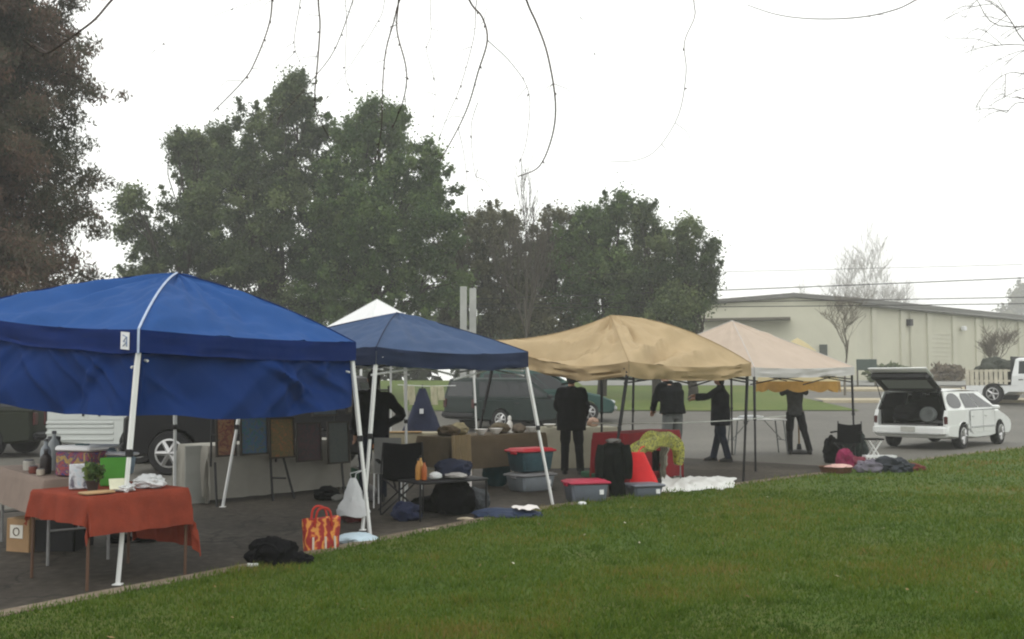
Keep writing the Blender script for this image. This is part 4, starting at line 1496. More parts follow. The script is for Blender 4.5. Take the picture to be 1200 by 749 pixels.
b.build('ribs', wood, um)
# ------------------------------------------------------------------ vehicles (x forward, y to the left, z up)
ROT_Y = Matrix.Rotation(R(90), 3, 'X')


def wheel(root, x, y, r, wdt, spokes=7, plain=False):
    s = 1 if y > 0 else -1
    b = MB()
    b.lathe([(r * .62, -wdt / 2), (r * .93, -wdt / 2), (r, -wdt * .32), (r, wdt * .32), (r * .93, wdt / 2), (r * .62, wdt / 2)], (x, y, r), 28, ROT_Y)
    w_ = b.build('wheel', tyre_m, root)
    b = MB()
    b.lathe([(r * .66, -0.01), (r * .66, 0.012), (r * .58, 0.016), (r * .57, -0.02)], (x, y + s * (wdt / 2 - .005), r), 28, Matrix.Rotation(R(-90 * s), 3, 'X'))
    yo = y + s * (wdt / 2 + .002)
    for k in range(spokes):
        a = 2 * PI * k / spokes
        b.bar(Vector((x, yo, r)), Vector((x + math.cos(a) * r * .6, yo - s * .01, r + math.sin(a) * r * .6)), r * .16)
    b.lathe([(r * .14, -0.01), (r * .14, 0.02), (r * .08, 0.03)], (x, yo, r), 14, Matrix.Rotation(R(-90 * s), 3, 'X'))
    b.build('rim', rim_m, w_)
    return w_


def arc(cx, cz, r, a0, a1, n=10):
    return [(cx + r * math.cos(a0 + (a1 - a0) * i / n), cz + r * math.sin(a0 + (a1 - a0) * i / n)) for i in range(n + 1)]


def prism(b, prof, hw, e=0.085):
    xs = [p[0] for p in prof]; zs = [p[1] for p in prof]
    cx, cz = (min(xs) + max(xs)) / 2, (min(zs) + max(zs)) / 2
    hx, hz = (max(xs) - min(xs)) / 2, (max(zs) - min(zs)) / 2
    rings = []
    for y, k in ((-hw, 1.0), (-hw + .025, .55), (-hw + .08, .2), (-hw + .22, 0.0), (hw - .22, 0.0), (hw - .08, .2), (hw - .025, .55), (hw, 1.0)):
        sx, sz = (hx - e * k) / hx, (hz - e * k * .7) / hz
        rings.append([Vector((cx + (x - cx) * sx, y, cz + (z - cz) * sz)) for x, z in prof])
    b.loft(rings)
    return b


def bil(q, u, v):
    return q[0].lerp(q[1], u).lerp(q[3].lerp(q[2], u), v)


def face_panel(b, q, uv, off, thick=0.004):
    """a polygon given in u,v of the quad q, standing off it by off"""
    q = [Vector(p) for p in q]
    n = (q[1] - q[0]).cross(q[3] - q[0]).normalized()
    pts = [bil(q, u, v) + n * off for u, v in uv]
    b.poly(pts, thick, n)
    return b


def rrect(u0, v0, u1, v1, ru, rv, n=4):
    pts = []
    for cx, cy, a0 in ((u1 - ru, v1 - rv, 0), (u0 + ru, v1 - rv, 90), (u0 + ru, v0 + rv, 180), (u1 - ru, v0 + rv, 270)):
        for i in range(n + 1):
            a = R(a0 + 90 * i / n)
            pts.append((cx + ru * math.cos(a), cy + rv * math.sin(a)))
    return pts


def paint(name, col):
    dk = max(col) < 0.08
    return mat(name, col, 0.45 if dk else 0.35, 0.04, 1.5, coat=0.05 if dk else 0.4, spec=0.2 if dk else 0.5)


# white estate car with its tailgate up
wr_, wf_ = G(1125, 526), G(1172, 517.5)
hd_ = R(47.5)
wag = thing('parked_car', 'white estate car parked with its tailgate raised', 'car', wr_ + Vector((-math.sin(-hd_) * 0, 0, 0)), rz=hd_, local=True)
wag.location = wr_ + Matrix.Rotation(hd_, 3, 'Z') @ Vector((0, 0.80, 0))
wag.scale = (1.0, 1.0, 0.965)
carw = paint('white car paint', (0.74, 0.76, 0.75))
inner = mat('dark car interior', (0.012, 0.012, 0.013), 0.9, 0.2)
prof = [(-.98, .30)] + arc(0, .32, .37, PI + .19, -.19, 12) + [(.9, .21), (1.9, .21)] + arc(2.75, .32, .37, PI + .19, -.19, 12) + \
       [(3.50, .24), (3.66, .34), (3.70, .50), (3.64, .63), (3.44, .74), (3.15, .83), (2.85, .91), (2.70, .96), (1.2, .965), (.62, .965), (.60, .60), (-.96, .58), (-1.03, .50), (-1.04, .38)]
b = MB(); prism(b, prof, .885)
for s in (-1, 1):                                      # quarter panels beside the load bay
    b.poly([Vector((-1.0, s * .87, .50)), Vector((.66, s * .87, .50)), Vector((.66, s * .868, .965)), Vector((-.90, s * .868, .965)), Vector((-.985, s * .868, .80))], .09, Vector((0, -s, 0)))
body = b.build('body', carw, wag, angle=30)
gb = [(-.90, .85), (2.34, .85)]
side = {}
roofb, glassb = MB(), MB()
for s in (-1, 1):
    q = [Vector((-.90, s * .855, .96)), Vector((2.68, s * .825, .955)), Vector((1.68, s * .70, 1.415)), Vector((-.78, s * .715, 1.42))]
    if s > 0:
        q = [q[1], q[0], q[3], q[2]]
    side[s] = q
    n = (q[1] - q[0]).cross(q[3] - q[0]).normalized()
    roofb.poly(q, -.035, n)
rows = []
for i in range(9):
    x = -.80 + (1.72 + .80) * i / 8
    z = 1.415 + .05 * math.sin(PI * min(1, max(0, (i + 1) / 10)))
    hwd = .73 - .03 * i / 8
    rows.append([Vector((x, hwd * k, z + .03 * (1 - k * k) - .012 * k ** 8)) for k in (-1, -.92, -.7, -.35, 0, .35, .7, .92, 1)])
roofb.quad_grid(rows)
roofb.quad_grid([[p - Vector((0, 0, .05)) for p in r] for r in rows][::-1])
roofb.build('roof', carw, wag, angle=40)
for s in (-1, 1):
    def fu(u):
        return u if s < 0 else 1 - u
    shapes = [rrect(.03, .10, .315, .90, .12, .36, 6), [(.355, .10), (.615, .10), (.605, .90), (.42, .90), (.37, .70)], [(.635, .10), (.965, .10), (.90, .42), (.80, .90), (.63, .90)]]
    for sh in shapes:
        pts = [(fu(u), v) for u, v in sh]
        if s > 0:
            pts = pts[::-1]
        bb = MB(); face_panel(bb, side[s], pts, .004)
        bb.build('window', car_glass, wag, smooth=False)
MB().poly([Vector((2.68, -.81, .97)), Vector((2.68, .81, .97)), Vector((1.70, .68, 1.425)), Vector((1.70, -.68, 1.425))], .008).build('windscreen', car_glass, wag, smooth=False)
for s in (-1, 1):
    for x0, x1 in ((.52, 1.42), (1.44, 2.30)):
        bb = MB()
        lo = .40 if x0 > 1 else .44
        bb.poly([Vector((x0 + (.0 if x0 > 1 else .02), s * .886, lo)), Vector((x1, s * .886, .36)), Vector((x1, s * .882, .93)), Vector((x0, s * .882, .93))], .008, Vector((0, s, 0)))
        dr = bb.build('door', carw, wag, smooth=False)
        for xx in (x0 - .006, x1 + .006):
            MB().box((xx, s * .8895, .66), (.012, .004, .54)).build('door_gap', dark_trim, dr, smooth=False)
        MB().box(((x0 + x1) / 2, s * .8885, .945), (x1 - x0, .004, .014)).build('window_strip', dark_trim, dr, smooth=False)
        MB().box((x0 + .16, s * .902, .80), (.17, .022, .035), bev=.008).build('handle', carw, dr)
    MB().box((1.42, s * .896, .52), (1.70, .02, .045), bev=.006).build('side_moulding', mat('grey moulding', (.42, .43, .43), .5), wag)
MB().box((2.22, -.95, 1.0), (.12, .18, .11), bev=.03).build('mirror', carw, wag)
MB().box((2.22, .95, 1.0), (.12, .18, .11), bev=.03).build('mirror', carw, wag)
b = MB(); b.box((-1.04, 0, .47), (.16, 1.74, .23), bev=.05)
b.build('bumper', carw, wag)
MB().box((-1.02, 0, .605), (.10, 1.30, .03), bev=.01).build('sill', mat('grey sill', (.12, .12, .12), .6), wag)
red_l = mat('red tail lamp', (.06, .008, .009), .25, .1, coat=.5)
for s in (-1, 1):
    MB().box((-.975, s * .83, .72), (.06, .09, .20), bev=.02).build('tail_light', red_l, wag)
    MB().box((3.60, s * .66, .60), (.16, .34, .13), bev=.05).build('headlight', glass_mat('lamp glass', (.5, .52, .54)), wag)
MB().box((-1.128, 0, .50), (.012, .34, .12), bev=.004).build('number_plate', mat('pale plate', (.45, .45, .42), .5), wag)
MB().box((-1.122, 0, .40), (.012, 1.5, .035), bev=.004).build('bumper_strip', mat('grey moulding', (.42, .43, .43), .5), wag)
b = MB()                                               # load bay lining, seat backs
b.poly([Vector((-.90, -.77, .965)), Vector((.60, -.77, .965)), Vector((.60, -.66, 1.36)), Vector((-.75, -.66, 1.36))], .01, Vector((0, 1, 0)))
b.poly([Vector((-.90, .77, .965)), Vector((.60, .77, .965)), Vector((.60, .66, 1.36)), Vector((-.75, .66, 1.36))], .01, Vector((0, -1, 0)))
b.box((.0, .745, .78), (1.6, .06, .38)); b.box((.0, -.745, .78), (1.6, .06, .38))
b.box((-.2, 0, .61), (1.5, 1.40, .03)); b.box((.1, 0, 1.375), (1.5, 1.24, .02))
b.box((.66, 0, .95), (.12, 1.36, .72), bev=.05)
b.build('interior', inner, wag, angle=30)
for s in (-.42, .42):
    MB().box((.60, s, 1.30), (.10, .28, .20), bev=.05).build('headrest', inner, wag)
# raised tailgate, hinged at the rear edge of the roof
th = Vector((-.78, 0, 1.45)); te = Vector((-1.50, 0, 1.80))
ax = (te - th).normalized(); nz_ = Vector((-ax.z, 0, ax.x)); nz_ = nz_ if nz_.z > 0 else -nz_
M_ = Matrix((ax, Vector((0, 1, 0)), nz_)).transposed()
L_ = (te - th).length
b = MB()
for y in (-.62, .62):
    b.box(th + ax * L_ * .5 + Vector((0, y, 0)), (L_, .15, .09), M=M_, bev=.03)
b.box(th + ax * .06, (.14, 1.26, .08), M=M_, bev=.03)
tg = b.build('tailgate', dark_trim, wag)
b = MB()
b.box(te + ax * .06 - nz_ * .04, (.10, 1.36, .17), M=M_, bev=.045)
b.build('lower_panel', dark_trim, tg)
b = MB(); b.box(te + ax * .03 + nz_ * .075, (.50, 1.40, .05), M=M_, bev=.02)
b.build('outer_skin', carw, tg)
MB().box(th + ax * L_ * .5 - nz_ * .004, (L_ * .86, 1.14, .012), M=M_).build('rear_glass', glass_mat('pale rear glass', (.36, .39, .38), .1), tg, smooth=False)
for s in (-1, 1):
    MB().tube([Vector((-.88, s * .70, 1.10)), th + ax * .5 + Vector((0, s * .69, -.04))], .011, 6).build('gas_strut', black_metal, tg)
for x in (0, 2.75):
    for s in (-1, 1):
        wheel(wag, x, s * .80, .32, .20)
for s in (-.55, .55):
    MB().tube([Vector((-.6, s, 1.475)), Vector((-.55, s, 1.51)), Vector((.9, s, 1.52)), Vector((.95, s, 1.485))], .014, 6).build('roof_rail', dark_trim, wag)

WM = Matrix.Translation(wag.location) @ Matrix.Rotation(hd_, 4, 'Z')
q = WM @ Vector((-.55, .15, .63))
bg_ = MB().blob(q, (.42, .40, .24), .35, 4, 3).build('bag', black_cloth)
tag(bg_, 'black bundle lying in the load bay of the white estate car', 'bag')
q = WM @ Vector((-.93, -.42, .655))
tg_ = MB().lathe([(.05, -.09), (.16, -.10), (.19, -.06), (.19, .06), (.16, .10), (.05, .09)], q + Vector((0, 0, .17)), 22, Matrix.Rotation(hd_, 3, 'Z') @ Matrix.Rotation(R(90), 3, 'Y')).build('round_case', mat('dull grey fabric', (.10, .11, .11), .8, .3, 6))
tag(tg_, 'round grey case standing at the right edge of the open load bay', 'case')


def simple_car(label, loc, rz, col, L_, H, belt, hw, wheel_r, rear_over, wb, hood, roof0, roof1, cowl, rear_b, kind, nwin=3, nose_h=0.75, trim=None, group=None, spokes=7):
    """side-on car: hooded lower body with real wheel arches, tapered cabin, separate panes"""
    root = thing(kind, label, 'car' if kind != 'parked_van' else 'van', loc, group, rz, True)
    m = paint('car paint %s' % (col,), col)
    x0, x1 = -rear_over, L_ - rear_over
    zr = wheel_r
    ar = wheel_r * 1.17
    prof = [(x0 + .02, .34)] + arc(0, zr, ar, PI + .12, -.12, 12) + [(ar + .3, .24), (wb - ar - .3, .24)] + arc(wb, zr, ar, PI + .12, -.12, 12) + \
           [(x1 - .12, .28), (x1, .42), (x1 - .01, nose_h - .1), (x1 - .10, nose_h), (x1 - .5, nose_h + (hood - nose_h) * .6), (cowl + .1, hood), (cowl, belt), (rear_b, belt), (x0 + .03, belt - .12), (x0, .6)]
    b = MB(); prism(b, prof, hw)
    b.build('body', m, root, angle=30)
    rb = MB()
    tw = hw - .19
    bot = [Vector((rear_b, -hw + .03, belt - .01)), Vector((cowl, -hw + .03, belt - .01)), Vector((cowl, hw - .03, belt - .01)), Vector((rear_b, hw - .03, belt - .01))]
    mid = [Vector((roof0, -tw, H - .05)), Vector((roof1, -tw, H - .05)), Vector((roof1, tw, H - .05)), Vector((roof0, tw, H - .05))]
    top = [Vector((roof0 + .12, -tw + .10, H)), Vector((roof1 - .16, -tw + .10, H)), Vector((roof1 - .16, tw - .10, H)), Vector((roof0 + .12, tw - .10, H))]
    rb.loft([bot, mid, top])
    rb.build('roof', m, root, angle=20)
    for s in (-1, 1):
        q = [bot[0], bot[1], mid[1], mid[0]] if s < 0 else [bot[2], bot[3], mid[3], mid[2]]
        for k in range(nwin):
            u0, u1 = .05 + .88 * k / nwin, .05 + .88 * (k + 1) / nwin - .025
            uv = [(u0, .12), (u1 + .02, .12), (u1, .86), (u0, .86)] if s < 0 else [(1 - u1 - .02, .12), (1 - u0, .12), (1 - u0, .86), (1 - u1, .86)]
            face_panel(MB(), q, uv, .005)
            bb = MB(); face_panel(bb, q, uv, .005); bb.build('window', car_glass, root, smooth=False)
        dx = (cowl - .1 - .5) / 2
        for k in range(2):
            xa = .52 + k * dx
            bb = MB(); bb.poly([Vector((xa, s * (hw + .001), .40)), Vector((xa + dx - .03, s * (hw + .001), .40)), Vector((xa + dx - .03, s * (hw - .006), belt - .04)), Vector((xa, s * (hw - .006), belt - .04))], .007, Vector((0, s, 0)))
            dr = bb.build('door', m, root, smooth=False)
            MB().box((xa + .14, s * (hw + .018), belt - .16), (.16, .022, .035), bev=.008).build('handle', dark_trim, dr)
        MB().box((cowl - .25, s * (hw + .08), belt + .04), (.11, .17, .13), bev=.03).build('mirror', dark_trim, root)
        MB().box((x1 - .09, s * (hw - .24), nose_h - .06), (.16, .36, .13), bev=.04).build('headlight', glass_mat('lamp glass', (.5, .52, .54)), root)
        MB().box((x0 + .02, s * (hw - .12), .82), (.06, .16, .28), bev=.02).build('tail_light', red_l, root)
    bb = MB(); face_panel(bb, [bot[1], bot[2], mid[2], mid[1]], [(.06, .1), (.94, .1), (.92, .92), (.08, .92)], .005); bb.build('windscreen', car_glass, root, smooth=False)
    bb = MB(); face_panel(bb, [bot[3], bot[0], mid[0], mid[3]], [(.08, .12), (.92, .12), (.9, .86), (.1, .86)], .005); bb.build('rear_window', car_glass, root, smooth=False)
    for xb in (x0 - .02, x1 - .02):
        MB().box((xb, 0, .46), (.14, hw * 2 - .06, .17), bev=.05).build('bumper', trim or dark_trim, root)
    for x in (0, wb):
        for s in (-1, 1):
            wheel(root, x, s * (hw - .09), wheel_r, .21, spokes)
    return root


# green people carrier across the lot
gv = AT(591, 499, 35.6); gv.z = terr(35.6)
simple_car('dark green people carrier parked across the lot behind the person in black', gv, R(-3), (0.020, 0.062, 0.054), 4.75, 1.76, 1.02, .92, .33, .95, 2.9, 1.0, -.75, 1.55, 2.75, -.88, 'parked_van', 4, .72,
           trim=mat('pale bumper strip', (.40, .42, .42), .5))
ds = AT(566, 500, 32.5); ds.z = terr(32.5)
simple_car('dark green-black estate car parked left of the green people carrier', ds, R(38), (0.009, 0.020, 0.018), 4.5, 1.62, .98, .88, .32, .95, 2.7, .95, -.80, 1.35, 2.2, -.92, 'parked_car', 4, .70)
# black off-roader behind the blue canopy, nose to the left
bs = AT(436, 450, 17.5); bs.z = 0
simple_car('black off-roader with silver wheels parked behind the paintings, nose to the left', bs + Vector((-0.88, .9, 0)), R(180), (0.004, 0.004, 0.005), 4.15, 1.70, 1.16, .90, .375, .75, 2.55, 1.13, -.60, 1.35, 2.1, -.70, 'parked_car', 3, 1.06, spokes=6)
dz_ = AT(40, 450, 21.5); dz_.z = 0
simple_car('dark olive estate car at the left edge behind the pinkish grey table', dz_ + Vector((-.95, .9, 0)), R(180), (0.014, 0.018, 0.010), 4.5, 1.62, 1.0, .88, .33, .95, 2.7, .98, -.80, 1.35, 2.2, -.92, 'parked_car', 4, .74)
# white van behind it
vn = AT(52, 450, 20.0); vn.z = 0
van = thing('parked_van', 'white panel van with ribbed lower sides behind the left tables', 'van', vn + Vector((1.82, .95, 0)), None, R(2), True)
wp = paint('white van paint', (0.52, 0.55, 0.53))
prof = [(-1.80, .40), (-1.0, .34)] + arc(0, .34, .41, PI + .1, -.1, 10) + [(.7, .30), (2.2, .30)] + arc(2.95, .34, .41, PI + .1, -.1, 10) + [(3.75, .34), (3.84, .5), (3.80, .90), (3.2, 1.08), (2.75, 1.95), (2.5, 2.02), (-1.68, 2.02), (-1.82, 1.9)]
prism(MB(), prof, .95)
b = MB(); prism(b, prof, .95); b.build('body', wp, van, angle=30)
for z in (.48, .60, .72, .80):
    MB().box((-1.12, -.955, z), (1.3, .03, .055), bev=.01).build('side_rib', wp, van)
    MB().box((-1.12, .955, z), (1.3, .03, .055), bev=.01).build('side_rib', wp, van)
for x0_, x1_, hx in ((-1.74, -.98, .40), (-.95, .45, 1.70), (.5, 1.9, 1.70)):
    bb = MB(); bb.poly([Vector((x0_, -.952, .86)), Vector((x1_, -.952, .86)), Vector((x1_, -.95, 1.9)), Vector((x0_, -.95, 1.9))], .007, Vector((0, -1, 0)))
    dr = bb.build('door', wp, van, smooth=False)
    MB().box((x0_ + .62 if x0_ < -1.5 else x0_ + .14, -.985, 1.06), (.20, .04, .055), bev=.015).build('handle', black_metal, dr)
    MB().box((x0_ + .68 if x0_ < -1.5 else x0_ + .2, -.968, .95), (.05, .02, .05), bev=.01).build('lock', black_metal, dr)
MB().poly([Vector((2.05, -.957, 1.12)), Vector((3.05, -.957, 1.12)), Vector((2.70, -.957, 1.85)), Vector((2.05, -.957, 1.85))], .006, Vector((0, -1, 0))).build('window', car_glass, van, smooth=False)
MB().poly([Vector((3.2, -.85, 1.10)), Vector((3.2, .85, 1.10)), Vector((2.78, .85, 1.92)), Vector((2.78, -.85, 1.92))], -.012, (Vector((-.89, 0, -.46)))).build('windscreen', car_glass, van, smooth=False)
for x in (0, 2.95):
    for s in (-1, 1):
        wheel(van, x, s * .84, .34, .21)
for s in (-1, 1):
    MB().box((-1.82, s * .86, .95), (.05, .10, .4), bev=.02).build('tail_light', red_l, van)
    MB().box((3.80, s * .70, .78), (.08, .3, .16), bev=.03).build('headlight', glass_mat('lamp glass', (.5, .52, .54)), van)

# white pickup with a slatted load bed at the right edge
pu = AT(1148, 470, 45.0); pu.z = terr(45) - .02
pt = thing('pickup_truck', 'white pickup with a slatted wooden load bed at the right edge', 'truck', pu, None, R(-47), True)
pw = paint('white pickup paint', (0.70, 0.72, 0.72))
prof = [(-.2, .55)] + arc(.95, .40, .47, PI + .1, -.1, 10) + [(1.6, .48), (3.6, .46)] + arc(4.4, .40, .47, PI + .1, -.1, 10) + [(5.1, .5), (5.22, .62), (5.2, .95), (5.05, 1.05), (3.75, 1.17), (1.75, 1.17), (1.7, .75), (-.2, .75)]
b = MB(); prism(b, prof, .96, .04); b.build('body', pw, pt, angle=30)
b = MB()
b.loft([[Vector((1.75, -.94, 1.16)), Vector((3.8, -.94, 1.16)), Vector((3.8, .94, 1.16)), Vector((1.75, .94, 1.16))],
        [Vector((1.85, -.76, 1.86)), Vector((3.0, -.76, 1.86)), Vector((3.0, .76, 1.86)), Vector((1.85, .76, 1.86))],
        [Vector((1.95, -.64, 1.92)), Vector((2.85, -.64, 1.92)), Vector((2.85, .64, 1.92)), Vector((1.95, .64, 1.92))]])
b.build('cab', pw, pt, angle=20)
for s in (-1, 1):
    q = [Vector((1.75, -.94, 1.16)), Vector((3.8, -.94, 1.16)), Vector((3.0, -.76, 1.86)), Vector((1.85, -.76, 1.86))]
    if s > 0:
        q = [Vector((p.x, -p.y, p.z)) for p in (q[1], q[0], q[3], q[2])]
    uv = [(.13, .12), (.80, .12), (.82, .55), (.70, .88), (.13, .88)]
    if s > 0:
        uv = [(1 - u, v) for u, v in uv][::-1]
    bb = MB(); face_panel(bb, q, uv, .006); bb.build('window', car_glass, pt, smooth=False)
    bb = MB(); bb.poly([Vector((1.95, s * .962, .55)), Vector((3.25, s * .962, .55)), Vector((3.25, s * .957, 1.13)), Vector((1.95, s * .957, 1.13))], .008, Vector((0, s, 0)))
    dr = bb.build('door', pw, pt, smooth=False)
    MB().box((2.12, s * .985, 1.0), (.18, .03, .04), bev=.01).build('handle', dark_trim, dr)
    MB().box((3.15, s * 1.05, 1.25), (.12, .2, .2), bev=.03).build('mirror', dark_trim, pt)
    MB().box((5.15, s * .72, .85), (.14, .3, .18), bev=.04).build('headlight', glass_mat('lamp glass', (.5, .52, .54)), pt)
    MB().box((-.22, s * .86, .68), (.05, .12, .18), bev=.02).build('tail_light', red_l, pt)
bb = MB(); face_panel(bb, [Vector((3.8, -.94, 1.16)), Vector((3.8, .94, 1.16)), Vector((3.0, .76, 1.86)), Vector((3.0, -.76, 1.86))], [(.06, .08), (.94, .08), (.92, .92), (.08, .92)], .006); bb.build('windscreen', car_glass, pt, smooth=False)
slat_m = mat('pale painted slats', (.50, .47, .38), .75, .2, 3)
b = MB()
for s in (-1, 1):
    for x in [-.1 + .2 * i for i in range(9)]:
        b.box((x, s * .93, 1.10), (.15, .03, .68))
    b.box((.75, s * .90, 1.38), (1.85, .03, .08)); b.box((.75, s * .90, .95), (1.85, .03, .08))
for y in [-.8 + .2 * i for i in range(9)]:
    b.box((-.19, y, 1.10), (.03, .15, .68))
b.build('stake_sides', slat_m, pt, smooth=False)
MB().box((1.72, 0, 1.5), (.05, 1.8, .95)).build('headboard', dark_trim, pt, smooth=False)
for x in (.95, 4.4):
    for s in (-1, 1):
        wheel(pt, x, s * .85, .40, .24, 5)
q = Matrix.Translation(pu) @ Matrix.Rotation(R(-47), 4, 'Z') @ Vector((.75, 0, .78))
tag(MB().blob(q, (.85, .8, .62), .35, 8, 4, 2.6).build('load_of_brush', mat('dark brush load', (.04, .045, .035), .9, .4, 4, .6, 10)), 'dark heap loaded in the slatted bed of the pickup', 'load')
# ------------------------------------------------------------------ tables, cloths and goods
def cloth_over(name, label, O, u, v, Lu, Lv, h, drops, m, seed=0, fold=0.03, z0=0.0, cat='tablecloth', n=None, group=None, flare=.10):
    """cloth lying on the rectangle O + u*Lu + v*Lv at height h, hanging over by drops=(u0,u1,v0,v1)"""
    du0, du1, dv0, dv1 = drops

    def axis(L_, a, c):
        s = []
        if a > 0:
            s += [-a * (1 - i / 9) for i in range(9)]
        s += [L_ * i / 14 for i in range(15)]
        if c > 0:
            s += [L_ + c * (i + 1) / 9 for i in range(9)]
        return s
    su, sv = axis(Lu, du0, du1), axis(Lv, dv0, dv1)
    rows = []
    for a in su:
        row = []
        for c in sv:
            ca, cc = min(max(a, 0), Lu), min(max(c, 0), Lv)
            ea, ec = a - ca, c - cc
            o = math.hypot(ea, ec)
            p = O + u * ca + v * cc
            al = (c if abs(ea) > abs(ec) else a)
            fo = fold * min(1, o / .25) * (math.sin(al * 21 + seed) * .6 + noise.noise(Vector((al * 6, seed * 3.3, o))) + .5 * noise.noise(Vector((al * 15, seed, o * 2))))
            dr = Vector((0, 0, 0))
            if o > 1e-6:
                dr = (u * ea + v * ec) / o
            k = .012 * (1 if o > 0 else 0) + flare * o + (fo if o > 0 else 0)
            z = h + .006 - o * (1 - flare * .3) + (.004 * noise.noise(Vector((a * 4, c * 4, seed))) if o < 1e-6 else 0)
            if o > 1e-6 and o < .03:
                z += .004
            row.append(Vector((p.x, p.y, max(z0 + .01, z))) + dr * k)
        rows.append(row)
    b = MB(); b.quad_grid(rows)
    return tag(b.build(name, m, angle=60), label, cat, group)


def table(label, O, u, v, Lu, Lv, h, top_m, leg_m, leg_r=.014, group=None, cat='table', name='folding_table', inset=.06, splay=0.0, brace=True):
    c = O + u * Lu / 2 + v * Lv / 2
    root = thing(name, label, cat, Vector((c.x, c.y, 0)), group)
    M = Matrix((u, v, Vector((0, 0, 1)))).transposed()
    MB().box(Vector((c.x, c.y, h - .018)), (Lu, Lv, .032), M=M, bev=.01).build('table_top', top_m, root)
    ft = []
    for a, s in ((inset, -1), (Lu - inset, 1)):
        for e, t in ((inset, -1), (Lv - inset, 1)):
            p = O + u * a + v * e
            f = p + u * s * splay + v * t * splay * .3
            MB().tube([Vector((f.x, f.y, 0)), Vector((p.x, p.y, h - .034))], leg_r, 8).build('leg', leg_m, root)
            ft.append((Vector((f.x, f.y, 0)), Vector((p.x, p.y, h - .034))))
    if brace:
        for i in (0, 2):
            b = MB()
            b.tube([ft[i][0].lerp(ft[i][1], .42), ft[i + 1][0].lerp(ft[i + 1][1], .42)], leg_r * .8, 6)
            mid_ = ft[i][0].lerp(ft[i][1], .42).lerp(ft[i + 1][0].lerp(ft[i + 1][1], .42), .5)
            b.tube([mid_, (ft[i][1] + ft[i + 1][1]) / 2 + u * (.35 if i == 0 else -.35)], leg_r * .6, 6)
            b.build('brace', leg_m, root)
    return root


def nrm2(a):
    a = Vector((a[0], a[1], 0))
    return a.normalized()


brown_leg = mat('brown folding leg', (.10, .055, .035), .5, .15)
orange_cloth = mat('faded orange red cloth', (.23, .046, .027), .92, .2, 5, .35, 90, transl=.06, spec=.1)
# --- orange card table, nearest the camera
O = AT(104, 583, 7.75); O.z = 0
u = nrm2(AT(217, 577, 8.40) - AT(104, 583, 7.75)); v = Vector((-u.y, u.x, 0))
OT, OU, OV = O, u, v
table('brown-legged card table under the orange-red cloth', O, u, v, .86, .86, .70, wood, brown_leg, .013, splay=.0, inset=.01, brace=False)
cloth_over('tablecloth', 'orange-red cloth on the card table by the front white leg', O, u, v, .86, .86, .70, (.22, .50, .30, .2), orange_cloth, 1, .035)


def on(O, u, v, a, c, h):
    p = O + u * a + v * c
    return Vector((p.x, p.y, h + .012))


# --- long table with the pinkish grey cloth at the left edge
O2 = AT(52, 563, 8.75); O2.z = 0
u2 = nrm2((-.62, .78)); v2 = nrm2((.78, .62))
table('long folding table under the pinkish grey cloth at the left edge', O2, u2, v2, 1.8, .62, .74, white_plastic, mat('grey tube', (.2, .2, .2), .5), .014)
cloth_over('tablecloth', 'pinkish grey cloth on the long table at the left edge', O2, u2, v2, 1.8, .62, .74, (.10, .2, .33, .2), mat('pinkish grey cloth', (.235, .18, .15), .9, .12, 4, .3, 90, transl=.05), 2, .014, flare=.16)
# printed box with a clear lid
p = on(O2, u2, v2, .10, .33, .74)
bx = thing('printed_box', 'box printed with red and yellow pictures and a white lid, on the pinkish grey table', 'box', p)
rz = math.atan2(u2.y, u2.x)
MB().box(p + Vector((0, 0, .105)), (.34, .27, .21), rz + .62, bev=.012).build('body', picture_mat('fruit print', [(.02, .025, .11), (.03, .03, .16), (.30, .05, .03), (.03, .03, .13), (.40, .26, .05), (.04, .03, .12)], 11, 2), bx)
MB().box(p + Vector((0, 0, .237)), (.355, .285, .05), rz + .62, bev=.015).build('lid', white_plastic, bx)
MB().box(p + Vector((0, 0, .268)), (.12, .05, .012), rz + .62, bev=.004).build('handle', mat('teal plastic', (.03, .09, .10), .5), bx)
for (a, c, s, lb, cl) in ((.42, .50, (.36, .28, .22), 'bluish clear tub behind the printed box', (.26, .33, .42)), (.02, .585, (.38, .12, .17), 'low pale blue tub right of the printed box', (.30, .40, .50))):
    p = on(O2, u2, v2, a, c, .74)
    r_ = thing('storage_tub', lb, 'tub', p, 'clear tubs on the left table')
    MB().box(p + Vector((0, 0, s[2] / 2)), s, rz + .62, bev=.02, taper=.9).build('tub', mat('blue clear plastic %s' % a, cl, .3, .12, 4, transl=.25), r_)
    MB().box(p + Vector((0, 0, s[2] + .012)), (s[0] + .03, s[1] + .03, .028), rz + .62, bev=.01).build('lid', white_plastic, r_)
for k, (a, c, r0, h0, cl, lb) in enumerate(((.62, .16, .045, .30, (.30, .33, .36), 'tall grey bottle standing on the pinkish grey table'), (.82, .28, .05, .36, (.42, .45, .46), 'pale bottle at the left frame edge'),
                                            (.45, .12, .05, .22, (.02, .015, .015), 'dark round pot beside the printed box'), (.70, .36, .06, .24, (.05, .04, .05), 'dark jug between the bottles'))):
    p = on(O2, u2, v2, a, c, .74)
    r_ = thing('bottle', lb, 'bottle', p)
    MB().lathe([(r0 * .9, 0), (r0, .02), (r0, h0 * .62), (r0 * .85, h0 * .72), (r0 * .36, h0 * .82), (r0 * .34, h0 * .95)], p, 18).build('body', mat('glazed %d' % k, cl, .3, .15, 6), r_)
    MB().lathe([(r0 * .40, 0), (r0 * .42, h0 * .06), (r0 * .3, h0 * .08)], p + Vector((0, 0, h0 * .93)), 14).build('cap', grey_plastic, r_)
